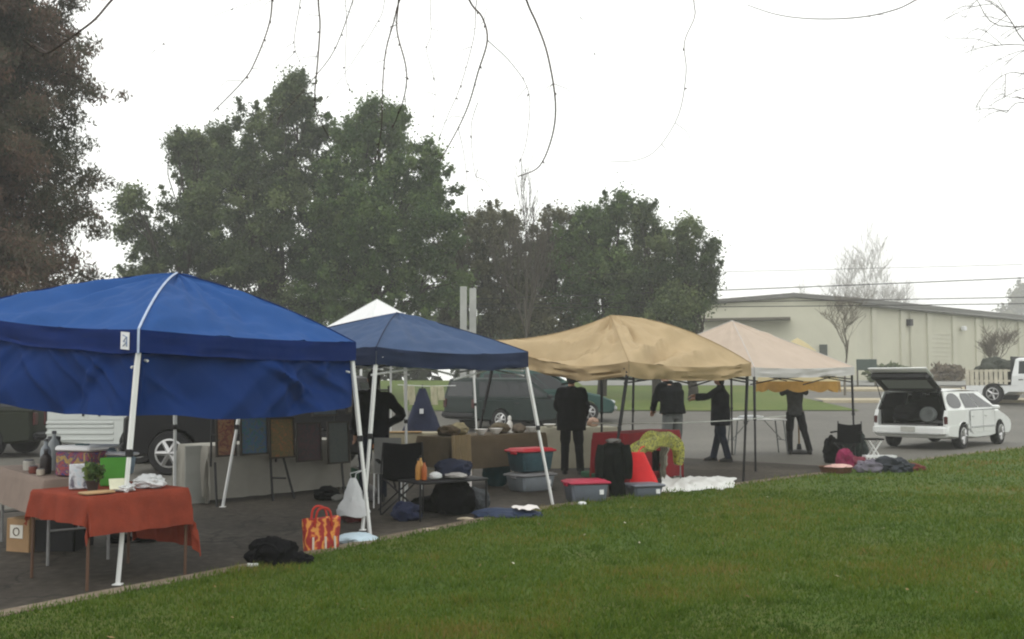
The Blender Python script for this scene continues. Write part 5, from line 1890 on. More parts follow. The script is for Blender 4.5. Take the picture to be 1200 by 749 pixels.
for k, (a, c, r0, h0, cl, lb) in enumerate(((.95, .10, .05, .10, (.46, .44, .40), 'squat white jar near the left frame edge on the pinkish grey table'), (1.05, .34, .07, .30, (.05, .06, .05), 'tall dark canister at the left frame edge on the pinkish grey table'),
                                            (.58, .05, .04, .07, (.16, .05, .04), 'tiny reddish jar in front of the tall grey bottle'), (.33, .05, .035, .06, (.40, .36, .30), 'tiny cream jar before the printed box'))):
    p = on(O2, u2, v2, a, c, .74)
    r_ = thing('jar', lb, 'jar', p, 'jars on the left table')
    MB().lathe([(r0 * .92, 0), (r0, .01), (r0, h0 * .8), (r0 * .8, h0 * .88)], p, 16).build('body', mat('jar %d' % k, cl, .35, .2, 9), r_)
    MB().lathe([(r0 * .82, 0), (r0 * .84, h0 * .12), (r0 * .7, h0 * .14)], p + Vector((0, 0, h0 * .87)), 14).build('lid', grey_plastic, r_)
for k, (px, py, sd) in enumerate(((128, 641, 61), (160, 640, 62), (186, 634, 63))):
    tag(MB().blob(G(px, py) + Vector((0, .25, 0)), (.12, .08, .05), .25, sd, 3).build('bundle', black_cloth), ('black bundle on the ground under the orange-red cloth, left of the front leg', 'black bundle on the ground under the middle of the orange-red cloth', 'black bundle on the ground under the right end of the orange-red cloth')[k], 'bundle')
# boxes under the tables
p = G(26, 648)
cbx = thing('cardboard_box', 'brown cardboard box with a white label under the left table', 'box', p)
MB().box(p + Vector((0, .18, .155)), (.27, .34, .31), R(-20), bev=.006).build('carton', cardboard, cbx)
Mz = Matrix.Rotation(R(-20), 3, 'Z')
lc = p + Vector((0, .18, .19)) + Mz @ Vector((-.01, -.173, 0))
MB().box(lc, (.15, .004, .12), R(-20)).build('label', mat('white paper', (.62, .60, .54), .8, .08), cbx, smooth=False)
b = MB()
b.tube([lc + Mz @ Vector((.035 * math.cos(i * .571), -.004, .035 * math.sin(i * .571))) for i in range(12)], .005, 4)
b.build('mark', mat('brown print', (.10, .07, .05), .8), cbx)
b = MB(); b.box(p + Vector((0, .18, .312)), (.06, .34, .003), R(-20)); b.build('tape', mat('packing tape', (.36, .27, .16), .4), cbx, smooth=False)
p = G(60, 648)
dk = thing('crate', 'black plastic crate between the left table and the orange table', 'crate', p)
b = MB(); bc = p + Vector((0, .25, 0))
for dx, dy, sx, sy in ((-.19, 0, .02, .42), (.19, 0, .02, .42), (0, -.20, .40, .02), (0, .20, .40, .02)):
    b.box(bc + Vector((dx, dy, .15)), (sx, sy, .29))
b.box(bc + Vector((0, 0, .015)), (.38, .40, .02))
b.build('crate_body', black_metal, dk, smooth=False)
b = MB(); b.blob(bc + Vector((0, 0, .03)), (.17, .18, .14), .3, 5, 3); b.build('contents', black_cloth, dk)

# things on the orange table
p = on(OT, OU, OV, .22, .34, .70)
pl = thing('potted_plant', 'small dark green pot plant on the orange table', 'plant', p)
MB().lathe([(.035, 0), (.05, .07), (.053, .075), (.044, .078)], p, 16).build('pot', mat('dark clay', (.04, .03, .025), .7), pl)
rn = random.Random(6)
leaf_cloud('foliage', [(p + Vector((rn.gauss(0, .03), rn.gauss(0, .03), .09 + rn.random() * .10)), .045, rn.random()) for _ in range(16)], 26, .030, green_leaf, pl, 4)
for (a, c, s, tilt, m_, lb, nm) in ((.52, .55, (.21, .016, .235), -.16, mat('bright green board', (.055, .23, .022), .6, .12, 5), 'bright green board leaning on the orange table', 'board'),
                                   (.23, .52, (.19, .05, .20), -.08, picture_mat('pale blue print', [(.10, .42, .50), (.45, .55, .62), (.6, .62, .66), (.05, .05, .08), (.5, .42, .52)], 7, 5), 'pale blue printed carton behind the pot plant', 'carton')):
    p = on(OT, OU, OV, a, c, .70)
    M = Matrix.Rotation(math.atan2(OU.y, OU.x) - .45, 3, 'Z') @ Matrix.Rotation(tilt, 3, 'X')
    tag(MB().box(p + Vector((0, 0, s[2] / 2)), s, M=M, bev=.006).build(nm, m_), lb, nm)
for (a, c, r_, sd, lb) in ((.63, .20, (.12, .085, .055), 2, 'puffed white plastic bag near the right end of the orange table'), (.36, .12, (.075, .06, .032), 7, 'small flat white bag beside the front leg on the orange table')):
    tag(MB().blob(on(OT, OU, OV, a, c, .70), r_, .42, sd, 4, 2.4).build('plastic_bag', bag_white), lb, 'bag')
tag(MB().box(on(OT, OU, OV, .12, .10, .70) + Vector((0, 0, .010)), (.24, .13, .02), math.atan2(OU.y, OU.x), bev=.006).build('wooden_board', mat('pale wood', (.38, .25, .13), .6, .15, 6)), 'flat pale wooden board at the near corner of the orange table', 'board')
tag(MB().box(on(OT, OU, OV, .30, .11, .70) + Vector((0, 0, .06)), (.13, .004, .09), M=Matrix.Rotation(math.atan2(OU.y, OU.x) - .3, 3, 'Z') @ Matrix.Rotation(-.5, 3, 'X')).build('paper', mat('cream paper', (.60, .60, .46), .8)), 'cream sheet of paper propped between the white bags', 'paper')

# --- white-clothed table behind the paintings
O3 = AT(243, 588, 13.35); O3.z = 0
u3 = nrm2(AT(385, 575, 14.9) - AT(216, 590, 13.1)); v3 = Vector((-u3.y, u3.x, 0))
L3 = 2.35
white_cloth = mat('off-white cloth', (.30, .29, .255), .9, .10, 3, .3, 80, transl=.1)
table('folding table under the long off-white cloth below the paintings', O3, u3, v3, L3, .7, .74, white_plastic, mat('grey tube', (.2, .2, .2), .5), .014)
cloth_over('tablecloth', 'long off-white cloth hanging to the ground below the paintings', O3, u3, v3, L3, .7, .74, (.66, .55, .70, .3), white_cloth, 3, .045, flare=.03)
q0, q1 = AT(216, 590, 13.3), AT(243, 588, 13.5)
gp = nrm2(q1 - q0)
gpm = (q0 + q1) / 2
hgt = AT(230, 522, 13.4).z
tag(MB().box(Vector((gpm.x, gpm.y, hgt / 2)), ((q1 - q0).length, .03, hgt), M=Matrix((gp, Vector((-gp.y, gp.x, 0)), Vector((0, 0, 1)))).transposed() @ Matrix.Rotation(R(-3), 3, 'X'), bev=.006).build('folding_screen', mat('dull grey panel', (.24, .245, .225), .8, .15, 2)), 'low dull grey screen standing between the silver wheel and the paintings', 'screen')
# the display rack and the paintings on it
rk0, rk1 = O3 - v3 * .24 - u3 * .12, O3 - v3 * .24 + u3 * 2.95
rack = thing('display_rack', 'dark metal rack with splayed legs holding the paintings', 'rack', (rk0 + rk1) / 2)
b = MB()
for z in (.90, 1.20, 1.46):
    b.bar(rk0 + Vector((0, 0, z)), rk1 + Vector((0, 0, z)), .018)
for t in (0, .33, .66, 1):
    q = rk0.lerp(rk1, t)
    b.bar(q + Vector((0, 0, .5)), q + Vector((0, 0, 1.52)), .02)
b.build('bars', black_metal, rack, smooth=False)
for t in (0.02, .30, .37, .70, .98):
    q = rk0.lerp(rk1, t)
    sgn = -1 if t in (.30, .70, .02) else 1
    MB().bar(q + Vector((0, 0, .55)), q - v3 * .16 + u3 * sgn * .07 + Vector((0, 0, .0)), .022).build('leg', dark_trim, rack, smooth=False)
q0, q1 = rk0.lerp(rk1, .30), rk0.lerp(rk1, .37)
MB().bar(q0 - v3 * .06 + Vector((0, 0, .30)), q1 - v3 * .06 + Vector((0, 0, .28)), .018).build('cross_bar', dark_trim, rack, smooth=False)
PAINT = [  # along the rack, z low, z high, width, colours, label
    (.185, .62, 1.20, .30, [(.03, .008, .008), (.12, .025, .015), (.20, .11, .04), (.03, .02, .03)], 'narrow dark red and brown painting at the left end of the rack'),
    (.62, .62, 1.14, .44, [(.006, .02, .03), (.012, .10, .08), (.02, .05, .16), (.06, .09, .05), (.01, .02, .02)], 'dark teal and blue painting beside the white rear leg'),
    (1.07, .55, 1.10, .42, [(.03, .04, .015), (.16, .075, .015), (.05, .07, .02), (.24, .085, .015), (.02, .02, .01)], 'green and ochre painting above the splayed rack legs'),
    (1.53, .48, 1.02, .44, [(.006, .006, .008), (.05, .010, .018), (.012, .010, .012), (.02, .015, .03)], 'black painting with a dull red streak, lower middle of the rack'),
    (2.06, .42, 1.02, .40, [(.03, .045, .04), (.05, .06, .055), (.02, .03, .03)], 'grey-green painting right of the black one'),
    (2.62, .58, 1.06, .40, [(.010, .010, .008), (.24, .075, .015), (.30, .10, .02), (.02, .015, .01)], 'glowing orange painting at the right end of the rack'),
    (1.24, 1.14, 1.42, .36, [(.02, .03, .02), (.04, .05, .025), (.03, .025, .02)], 'small dark olive painting hung high, left in the upper row'),
    (1.80, 1.10, 1.44, .46, [(.012, .014, .016), (.03, .05, .06), (.02, .02, .03)], 'small dark blue-grey painting in the middle of the upper row'),
    (2.40, 1.12, 1.44, .42, [(.015, .012, .010), (.10, .09, .06), (.04, .025, .02), (.02, .02, .03)], 'small dark painting with pale specks, right in the upper row'),
]
Mr = Matrix((u3, v3, Vector((0, 0, 1)))).transposed()
for i, (t, z0, z1, wd, cols, lb) in enumerate(PAINT):
    c = rk0 + u3 * t - v3 * .045
    M = Mr @ Matrix.Rotation(R(-4), 3, 'X')
    cz = c + Vector((0, 0, (z0 + z1) / 2))
    r_ = thing('painting', lb, 'painting', c + Vector((0, 0, z0)), 'paintings on the display rack')
    hh = z1 - z0
    b = MB()
    for dx, dz, sx, sz in ((0, hh / 2 - .012, wd, .024), (0, -hh / 2 + .012, wd, .024), (-wd / 2 + .012, 0, .024, hh - .05), (wd / 2 - .012, 0, .024, hh - .05)):
        b.box(cz + M @ Vector((dx, 0, dz)), (sx, .03, sz), M=M)
    b.build('frame', mat('dark frame', (.02, .014, .010), .5), r_, smooth=False)
    MB().box(cz + M @ Vector((0, .006, 0)), (wd - .03, .016, hh - .03), M=M).build('canvas', picture_mat('painting %d' % i, cols, 9, i + 1, 2.5), r_, smooth=False)
p = rk0 + u3 * .98 + Vector((0, 0, 1.27)) - v3 * .05
tag(MB().box(p, (.22, .03, .15), M=Mr, bev=.01).build('name_board', mat('yellow green card', (.30, .33, .12), .7, .2, 8)), 'small yellow-green card clipped above the green painting', 'card')
# crate-like clutter at the rack's right foot
for (px, py, r_, m_, lb, sd) in ((383, 586, (.17, .15, .10), black_cloth, 'black bundle on the ground under the grey-green painting', 3), (398, 588, (.10, .09, .055), mat('dull grey cloth', (.12, .12, .11), .9), 'small grey bundle right of the black bundle', 5),
                                 (413, 612, (.13, .12, .09), mat('dark red cloth', (.07, .012, .012), .9, .3, 8), 'dark red bundle under the hanging white bag', 6), (408, 572, (.22, .15, .16), mat('dark green cloth', (.012, .045, .025), .9, .3, 8), 'dark green heap below the orange painting', 9)):
    tag(MB().blob(G(px, py), r_, .3, sd, 3).build('bundle', m_), lb, 'bundle')

# white plastic bag hanging on a hook from the navy canopy's front leg
leg_t = AT(432, 556, 11.0)
p = Vector((leg_t.x - .16, leg_t.y - .03, 0))
zt_, zb_ = AT(412, 560, 11).z, AT(412, 604, 11).z
pbg = thing('plastic_bag', 'thin white plastic bag hanging by its handles near the crossed legs', 'bag', p + Vector((0, 0, zb_)))
rings = []
for i in range(12):
    s = i / 11
    rw = lerp(.165, .028, s ** 1.3) * (1 + .12 * math.sin(s * 9)); rd = lerp(.09, .02, s)
    rings.append([Vector((p.x + rw * math.cos(a) * (1 + .28 * noise.noise(Vector((math.cos(a) * 2.5, math.sin(a) * 2.5, s * 4)))), p.y + rd * math.sin(a) * (1 + .4 * noise.noise(Vector((math.cos(a) * 4, math.sin(a) * 4, s * 3 + 5)))), lerp(zb_, zt_, s) + .015 * math.cos(3 * a) * (1 - s))) for a in [2 * PI * k / 20 for k in range(20)]])
b = MB(); b.loft(rings); b.build('pouch', bag_white, pbg)
b = MB()
for s in (-1, 1):
    b.tube([Vector((p.x + s * .02, p.y, zt_ - .02)), Vector((p.x + s * .03, p.y, zt_ + .05)), Vector((leg_t.x, leg_t.y, zt_ + .10))], .006, 5)
b.build('handles', bag_white, pbg)
MB().blob(Vector((p.x + .01, p.y - .01, zb_ + .05)), (.08, .05, .05), .2, 3, 2).build('contents', mat('pinkish goods', (.38, .16, .16), .7, .3, 9), pbg)

# --- bags along the kerb by the blue canopy
p = G(316, 671)
bb_ = thing('duffel_bag', 'black bag slumped on the kerb below the blue canopy', 'bag', p)
MB().blob(p + Vector((0, .10, .02)), (.20, .15, .135), .35, 2, 4, 2.0).build('bag_body', black_cloth, bb_)
MB().blob(p + Vector((.20, .13, .02)), (.13, .10, .07), .3, 4, 3).build('side_pocket', black_cloth, bb_)
MB().tube(catmull([p + Vector((-.12, -.02, .12)), p + Vector((-.06, -.05, .23)), p + Vector((.04, -.04, .22)), p + Vector((.10, -.02, .12))], 5), .012, 6).build('handle', black_cloth, bb_)
MB().box(p + Vector((-.12, -.085, .075)), (.09, .012, .03), R(8), bev=.004).build('tag', white_plastic, bb_)
p = G(374, 652)
sb = thing('tote_bag', 'orange and red striped tote bag on the kerb', 'bag', p)
rz = R(28)
stripe_m, nt, out = new_mat('red orange stripes')
N, L = nt.nodes, nt.links
tc = N.new('ShaderNodeTexCoord'); wv = N.new('ShaderNodeTexWave'); wv.inputs['Scale'].default_value = 4.5; wv.inputs['Distortion'].default_value = 9; wv.inputs['Detail Scale'].default_value = 2
L.new(tc.outputs['Object'], wv.inputs['Vector'])
rp = N.new('ShaderNodeValToRGB'); e = rp.color_ramp.elements
e.new(.5)
for q, (ps, c) in zip(e, ((.40, (.28, .016, .014)), (.68, (.46, .07, .02)), (.92, (.62, .26, .05)))):
    q.position = ps; q.color = (*c, 1)
L.new(wv.outputs['Fac'], rp.inputs['Fac'])
pb = N.new('ShaderNodeBsdfPrincipled'); pb.inputs['Roughness'].default_value = .7
L.new(rp.outputs['Color'], pb.inputs['Base Color']); L.new(pb.outputs['BSDF'], out.inputs['Surface'])
Mz = Matrix.Rotation(rz, 3, 'Z')
rings = []
for i in range(9):
    s = i / 8
    hw, hd = .155 + .025 * s, .075 * (1 - .35 * s)
    rings.append([p + Vector((0, .09, .0)) + Mz @ Vector((math.copysign(abs(math.cos(a)) ** .5, math.cos(a)) * hw * (1 + .05 * noise.noise(Vector((a, s * 3, 0)))), math.copysign(abs(math.sin(a)) ** .6, math.sin(a)) * hd, .33 * s + .012 * math.sin(2 * a) * s)) for a in [2 * PI * k / 24 for k in range(24)]])
b = MB(); b.loft(rings); b.build('bag_body', stripe_m, sb)
for s in (-1, 1):
    MB().tube(catmull([p + Vector((0, .09, 0)) + Mz @ Vector(q) for q in ((-.08, s * .06, .26), (-.06, s * .07, .40), (.0, s * .075, .43), (.06, s * .07, .39), (.08, s * .06, .26))], 4), .011, 6).build('handle', mat('red webbing', (.38, .03, .02), .7), sb)
b = MB()
for x in (-.10, .02, .11):
    b.tube([p + Vector((0, .09, 0)) + Mz @ Vector((x, -.080, .01)), p + Vector((0, .09, 0)) + Mz @ Vector((x * .95, -.068, .17))], .010, 5)
b.build('strap', mat('cream webbing', (.58, .50, .42), .7), sb)
tag(MB().blob(G(417, 640) + Vector((.0, .05, .0)), (.20, .16, .065), .22, 6, 4, 1.8).build('cushion', mat('pale blue plastic wrap', (.42, .53, .60), .45, .12, 5, .3, 20)), 'pale blue wrapped cushion lying right of the striped tote', 'cushion')

# --- camp chair, low table and clutter under the navy canopy
p = G(466, 604)
cc = thing('camp_chair', 'black folding camp chair facing away under the navy canopy', 'chair', p + Vector((0, .25, 0)))
cz = p + Vector((0, .25, 0))
Mz = Matrix.Rotation(R(12), 3, 'Z')
T = lambda q: cz + Mz @ Vector(q)
MB().quad_grid([[T((-.23 + .46 * i / 8, -.20 - .05 * math.sin(PI * i / 8) - .06 * j / 6, .42 + .42 * j / 6 + .02 * (abs(i - 4) / 4) * j / 6)) for i in range(9)] for j in range(7)]).build('backrest', black_cloth, cc)
MB().quad_grid([[T((-.23 + .46 * i / 8, -.20 + .42 * j / 6, .42 - .05 * math.sin(PI * i / 8) * math.sin(PI * j / 6))) for i in range(9)] for j in range(7)]).build('seat', black_cloth, cc)
for x, y, x2, y2 in ((-.25, -.22, .22, -.20), (.25, -.22, -.22, -.20), (-.25, .24, .22, .22), (.25, .24, -.22, .22)):
    MB().tube([T((x, y, 0.0)), T((x2, y2, .43))], .010, 6).build('leg', black_metal, cc)
for s in (-1, 1):
    MB().tube([T((s * .25, -.22, .0)), T((s * .25, -.24, .55)), T((s * .23, -.27, .86))], .010, 6).build('back_post', black_metal, cc)
    MB().box(T((s * .26, .0, .62)), (.05, .46, .025), M=Mz, bev=.008).build('armrest', black_cloth, cc)
p = G(452, 600)
wch = thing('camp_chair', 'pale grey folding chair left of the black camp chair', 'chair', p + Vector((0, .4, 0)))
cz = p + Vector((-.02, .45, 0)); T = lambda q: cz + Vector(q)
MB().quad_grid([[T((-.17 + .34 * i / 6, -.10 - .05 * j / 5, .44 + .44 * j / 5)) for i in range(7)] for j in range(6)]).build('backrest', mat('grey mesh', (.20, .20, .19), .8), wch)
MB().box(T((0, .12, .43)), (.36, .40, .02), bev=.008).build('seat', mat('pale seat', (.34, .33, .31), .7), wch)
for x, y in ((-.17, -.1), (.17, -.1), (-.17, .3), (.17, .3)):
    MB().tube([T((x, y * 1.2, 0)), T((x, y, .43))], .010, 6).build('leg', white_metal, wch)
O4 = AT(492, 575, 11.6); O4.z = 0
u4 = nrm2((.80, .60)); v4 = Vector((-u4.y, u4.x, 0))
table('low dark table with black legs under the navy canopy', O4, u4, v4, .95, .5, .45, dark_trim, black_metal, .013, inset=.02, brace=False)
for k, (a, c, h0, cl) in enumerate(((.05, .12, .24, (.42, .20, .05)), (.12, .18, .27, (.46, .26, .08)), (.10, .07, .22, (.36, .10, .03)), (.18, .26, .20, (.40, .16, .05)))):
    p = on(O4, u4, v4, a, c, .45)
    r_ = thing('bottle', ('orange bottle at the table corner', 'tallest amber bottle on the low table', 'short red-orange bottle in front of the amber one', 'brown-orange bottle at the back of the low table')[k], 'bottle', p, 'orange bottles on the low table')
    MB().lathe([(.028, 0), (.032, .012), (.032, h0 * .55), (.026, h0 * .68), (.012, h0 * .8), (.012, h0 * .92)], p, 14).build('body', mat('amber %d' % k, cl, .35, .2, 9), r_)
    MB().lathe([(.014, 0), (.014, h0 * .09), (.010, h0 * .10)], p + Vector((0, 0, h0 * .9)), 10).build('cap', dark_trim, r_)
for (a, c, r_, m_, lb, sd) in ((.27, .10, (.07, .06, .045), bag_white, 'crumpled white bag on the low dark table', 4), (.62, .25, (.22, .16, .11), mat('dark navy cloth', (.012, .016, .035), .9, .3, 7), 'dark navy bundle on the low dark table', 8),
                             (.52, .05, (.13, .06, .035), mat('grey white cloth', (.30, .29, .28), .8, .25, 8), 'folded grey-white cloth lying before the navy bundle', 3)):
    tag(MB().blob(on(O4, u4, v4, a, c, .45), r_, .3, sd, 3).build('bundle', m_), lb, 'bundle')
for (px, py, r_, m_, lb, sd) in ((530, 604, (.24, .20, .24), black_cloth, 'large black bag on the ground beside the low table', 12), (556, 600, (.17, .16, .15), mat('dark grey cloth', (.05, .055, .06), .9, .3, 8), 'dark grey bag between the black bag and the navy tarp', 13),
                                 (475, 612, (.16, .14, .12), mat('dark blue cloth', (.015, .02, .05), .9, .3, 8), 'dark blue bag under the black camp chair', 14), (503, 600, (.20, .15, .10), black_cloth, 'black heap under the low dark table', 15),
                                 (428, 588, (.16, .14, .12), mat('pale grey cloth', (.26, .25, .25), .9, .2, 8), 'pale grey bundle at the feet of the person with a hand on the hip', 16)):
    tag(MB().blob(G(px, py) + Vector((0, .12, 0)), r_, .3, sd, 4).build('bag', m_), lb, 'bag')
p = G(596, 613)
tag(MB().blob(p + Vector((0, .14, .0)), (.38, .17, .082), .25, 21, 4, 1.8).build('folded_tarp', mat('navy tarp', (.022, .035, .075), .6, .25, 6, .3, 14)), 'folded navy tarp on the kerb', 'tarp')
pp = p + Vector((.20, .10, .150))
tag(MB().quad_grid([[pp + Matrix.Rotation(R(25), 3, 'Z') @ Vector((-.14 + .28 * i / 8, -.10 + .2 * j / 6, .012 * math.sin(i * 1.3 + j) + .02 * (j / 6))) for i in range(9)] for j in range(7)]).build('paper', mat('white paper sheet', (.72, .68, .66), .8, .05)), 'white paper lying on the folded navy tarp', 'paper')
for (px, py, r_, lb, sd) in ((545, 614, (.09, .05, .02), 'crumpled pale wrapper on the kerb left of the navy tarp', 31), (502, 627, (.10, .04, .018), 'pale scrap on the kerb below the low table', 33)):
    tag(MB().blob(G(px, py) + Vector((0, .02, KH * .6)), r_, .3, sd, 2).build('litter', mat('pale scrap', (.40, .34, .25), .8, .2, 9)), lb, 'scrap')

# --- cream table behind, with the dark blue hanging bag
O5 = AT(444, 508, 16.3); O5.z = 0
u5 = nrm2((.98, .2)); v5 = Vector((-u5.y, u5.x, 0))
cream = mat('cream cloth', (.30, .27, .19), .9, .12, 3, .3, 70, transl=.1)
table('folding table under the cream cloth behind the camp chairs', O5, u5, v5, 1.15, .6, .76, white_plastic, white_metal, .014)
cloth_over('tablecloth', 'cream cloth reaching the ground behind the camp chairs', O5, u5, v5, 1.15, .6, .76, (.3, .3, .72, .3), cream, 5, .03, flare=.05)
p = on(O5, u5, v5, .18, .1, .76)
tag(MB().box(p + Vector((.2, 0, .012)), (.62, .16, .022), R(10), bev=.005).build('tan_tray', mat('tan wood', (.34, .22, .10), .6, .15)), 'flat tan tray on the cream table', 'tray')
z_l = AT(495, 452, 15.6).z
r0_, r1_ = AT(466, 451, 15.5), AT(534, 452, 15.8)
tag(MB().tube([r0_, r0_.lerp(r1_, .5) - Vector((0, 0, .015)), r1_], .006, 5).build('clothesline', white_plastic), 'thin line strung under the navy canopy carrying the blue bag', 'line')
nb = thing('hanging_bag', 'dark blue triangular bag with a white tag hanging under the navy canopy', 'bag', AT(495, 505, 15.65))
rings = []
for i in range(10):
    s = i / 9
    cx = AT(495, lerp(505, 455, s), 15.65)
    hw = lerp(.31, .05, s ** .9) ; hd = lerp(.10, .03, s)
    rings.append([cx + Vector((hw * math.copysign(abs(math.cos(a)) ** .7, math.cos(a)) * (1 + .06 * noise.noise(Vector((a, s * 4, 2)))), hd * math.sin(a), 0)) for a in [2 * PI * k / 20 for k in range(20)]])
b = MB(); b.loft(rings); b.build('pouch', mat('dark blue nylon', (.018, .024, .055), .6, .25, 5, .4, 12), nb)
MB().tube([AT(495, 457, 15.6), AT(495, 451, 15.65)], .010, 6).build('strap', dark_trim, nb)
MB().box(AT(494, 482, 15.53), (.06, .006, .075), bev=.002).build('tag', white_plastic, nb)
for k, px in enumerate((476, 482, 508, 516)):
    q = AT(px, 452, 15.62)
    b = MB()
    b.quad_grid([[q + Vector((-.05 + .1 * i / 5 + .02 * j / 6, .012 * math.sin(i * 2 + j), -.004 - .24 * j / 6 * (1.2 if k in (1, 2) else .9))) for i in range(6)] for j in range(7)])
    tag(b.build('cloth_strip', mat('pale yellowish cloth', (.50, .48, .34), .9, .2, 9)), ('pale strip of cloth at the left end of the line', 'longer pale strip left of the blue bag', 'longer pale strip right of the blue bag', 'pale strip of cloth at the right end of the line')[k], 'cloth', 'pale strips on the line')

# --- long table with the brown cloth and crockery
O6 = AT(528, 507, 14.7); O6.z = 0
u6 = nrm2(AT(642, 505, 16.3) - AT(528, 507, 14.7)); v6 = Vector((-u6.y, u6.x, 0))
brown_cloth = mat('brown cloth', (.095, .072, .045), .95, .2, 4, .4, 60)
table('long folding table under the brown cloth behind the red-lidded tubs', O6, u6, v6, 2.1, .7, .78, white_plastic, white_metal, .016)
cloth_over('tablecloth', 'brown cloth covering the long table behind the red-lidded tubs', O6, u6, v6, 2.1, .7, .78, (.45, .2, .48, .3), brown_cloth, 7, .03, flare=.06)
MB_t = MB().quad_grid([[O6 + u6 * (-.06 + .40 * i / 14) - v6 * (.075 + .02 * math.sin(i * 1.6) + .04 * j / 8) + Vector((0, 0, .82 - .56 * j / 8)) for i in range(15)] for j in range(9)])
tag(MB_t.build('draped_cloth', mat('tan draped cloth', (.24, .18, .10), .9, .15, 4, .3, 50, transl=.08)), 'tan cloth draped over the left front of the brown table', 'cloth')
rn = random.Random(15)
GOODS = ((.62, 'white bowl'), (.86, 'white bowl'), (1.42, 'white bowl'))
for k, (a, _) in enumerate(((.80, 0), (1.12, 0), (1.95, 0))):
    p = on(O6, u6, v6, a, .16, .78)
    tag(MB().lathe([(.04, 0), (.06, .02), (.10, .075), (.105, .085), (.095, .085), (.05, .03)], p, 20).build('bowl', mat('white glaze', (.72, .71, .68), .3, .05)), ('white bowl left of the middle on the brown table', 'white bowl in the middle of the brown table', 'white bowl at the right end of the brown table')[k], 'bowl')
for k, (a, c, rr3, cl, lb) in enumerate(((.25, .30, (.16, .14, .085), (.07, .05, .03), 'dark brown heap at the left end of the brown table'), (.52, .35, (.14, .12, .10), (.20, .17, .10), 'beige basket-like bundle on the brown table'),
                                         (1.40, .34, (.15, .13, .09), (.10, .08, .05), 'brown bundle right of the middle bowl'), (1.68, .20, (.11, .09, .075), (.16, .13, .10), 'greyish brown bundle near the right end of the brown table'))):
    tag(MB().blob(on(O6, u6, v6, a, c, .78), rr3, .3, 40 + k, 3).build('bundle', mat('heap %d' % k, cl, .9, .35, 12)), lb, 'bundle')
p = on(O6, u6, v6, 1.52, .24, .78)
fg = thing('figurine', 'small white figurine standing on the brown table behind the slanted white leg', 'figurine', p)
MB().lathe([(.05, 0), (.055, .015), (.03, .03), (.045, .09), (.05, .14), (.025, .19), (.032, .22), (.022, .255), (.006, .27)], p, 16).build('figure', mat('white glaze', (.72, .71, .68), .3, .05), fg)
pr = G(549, 600); pr.z = 0
rl = thing('paper_roll', 'white rolled paper standing against the brown table', 'roll', AT(548, 575, 14.3).xy.to_3d())
q = AT(549, 576, 14.3)
MB().lathe([(.045, 0), (.045, AT(549, 542, 14.3).z - q.z)], q, 16).build('roll', mat('white paper sheet', (.72, .68, .66), .8, .05), rl)
tag(MB().box(Vector((q.x + .04, q.y + .02, q.z / 2)), (.36, .26, q.z), bev=.01).build('step_box', mat('dark green crate', (.015, .035, .028), .8)), 'dark green box carrying the white paper roll', 'box')


# --- tubs with red lids
def tub(label, p, s, rz, body_m, lid_m, fill=None, sticker=True, group='red-lidded storage tubs', z0=0.0):
    r_ = thing('storage_tub', label, 'tub', p, group)
    c = p + Vector((0, 0, z0))
    Mz = Matrix.Rotation(rz, 3, 'Z')
    MB().box(c + Vector((0, 0, s[2] * .46)), (s[0], s[1], s[2] * .92), rz, bev=.03, taper=.88).build('tub_body', body_m, r_)
    b = MB(); b.box(c + Vector((0, 0, s[2] * .90)), (s[0] + .05, s[1] + .05, .035), rz, bev=.012)
    b.box(c + Vector((0, 0, s[2] * .965)), (s[0] - .02, s[1] - .02, s[2] * .10), rz, bev=.02)
    ld = b.build('lid', lid_m, r_)
    for x in (-1, 1):
        MB().box(c + Mz @ Vector((x * (s[0] / 2 + .02), 0, s[2] * .84)), (.03, .14, .06), rz, bev=.01).build('handle', lid_m, r_)
    if sticker:
        MB().box(c + Mz @ Vector((s[0] * .30, -s[1] / 2 + .002, s[2] * .5)), (.055, .012, .06), M=Mz @ Matrix.Rotation(-.06, 3, 'X')).build('sticker', white_plastic, r_, smooth=False)
    return r_


red_lid = mat('red lid plastic', (.42, .022, .035), .45, .08)
red_lid2 = mat('crimson lid plastic', (.36, .022, .055), .45, .08)
p = G(622, 577) + Vector((0, .25, 0))
tub('cloudy clear tub, bottom of the stack beneath the bright red lid', p, (.62, .42, .26), R(40), clear_plastic, mat('clear lid', (.26, .26, .27), .35, .1, 4, transl=.2), group=None)
tub('dark tub with a bright red lid on top of the stack behind the slanted leg', p + Vector((0, 0, .285)), (.60, .40, .33), R(40), mat('dark filled tub', (.05, .10, .12), .4, .45, 3), red_lid, sticker=False)
tub('grey tub with a crimson lid on the kerb in front of the person in black', G(688, 594) + Vector((0, .22, .03)), (.50, .36, .29), R(16), mat('grey blue tub', (.15, .17, .21), .4, .15, 3), red_lid2)
tub('low grey tub behind the red cloth bag', G(757, 588) + Vector((0, .22, .03)), (.42, .34, .19), R(20), mat('grey blue tub', (.15, .17, .21), .4, .15, 3), mat('grey lid plastic', (.14, .15, .18), .5, .1), sticker=True, group=None)
tag(MB().blob(G(682, 597) + Vector((.0, .0, .045)), (.055, .035, .03), .3, 3, 2).build('litter', white_plastic), 'white scrap on the kerb in front of the crimson-lidded tub', 'scrap')
tag(MB().blob(G(582, 571) + Vector((0, .2, 0)), (.20, .2, .32), .22, 33, 3).build('bag', mat('dark teal cloth', (.012, .05, .06), .8, .3, 6)), 'dark teal bag left of the stacked tubs', 'bag')

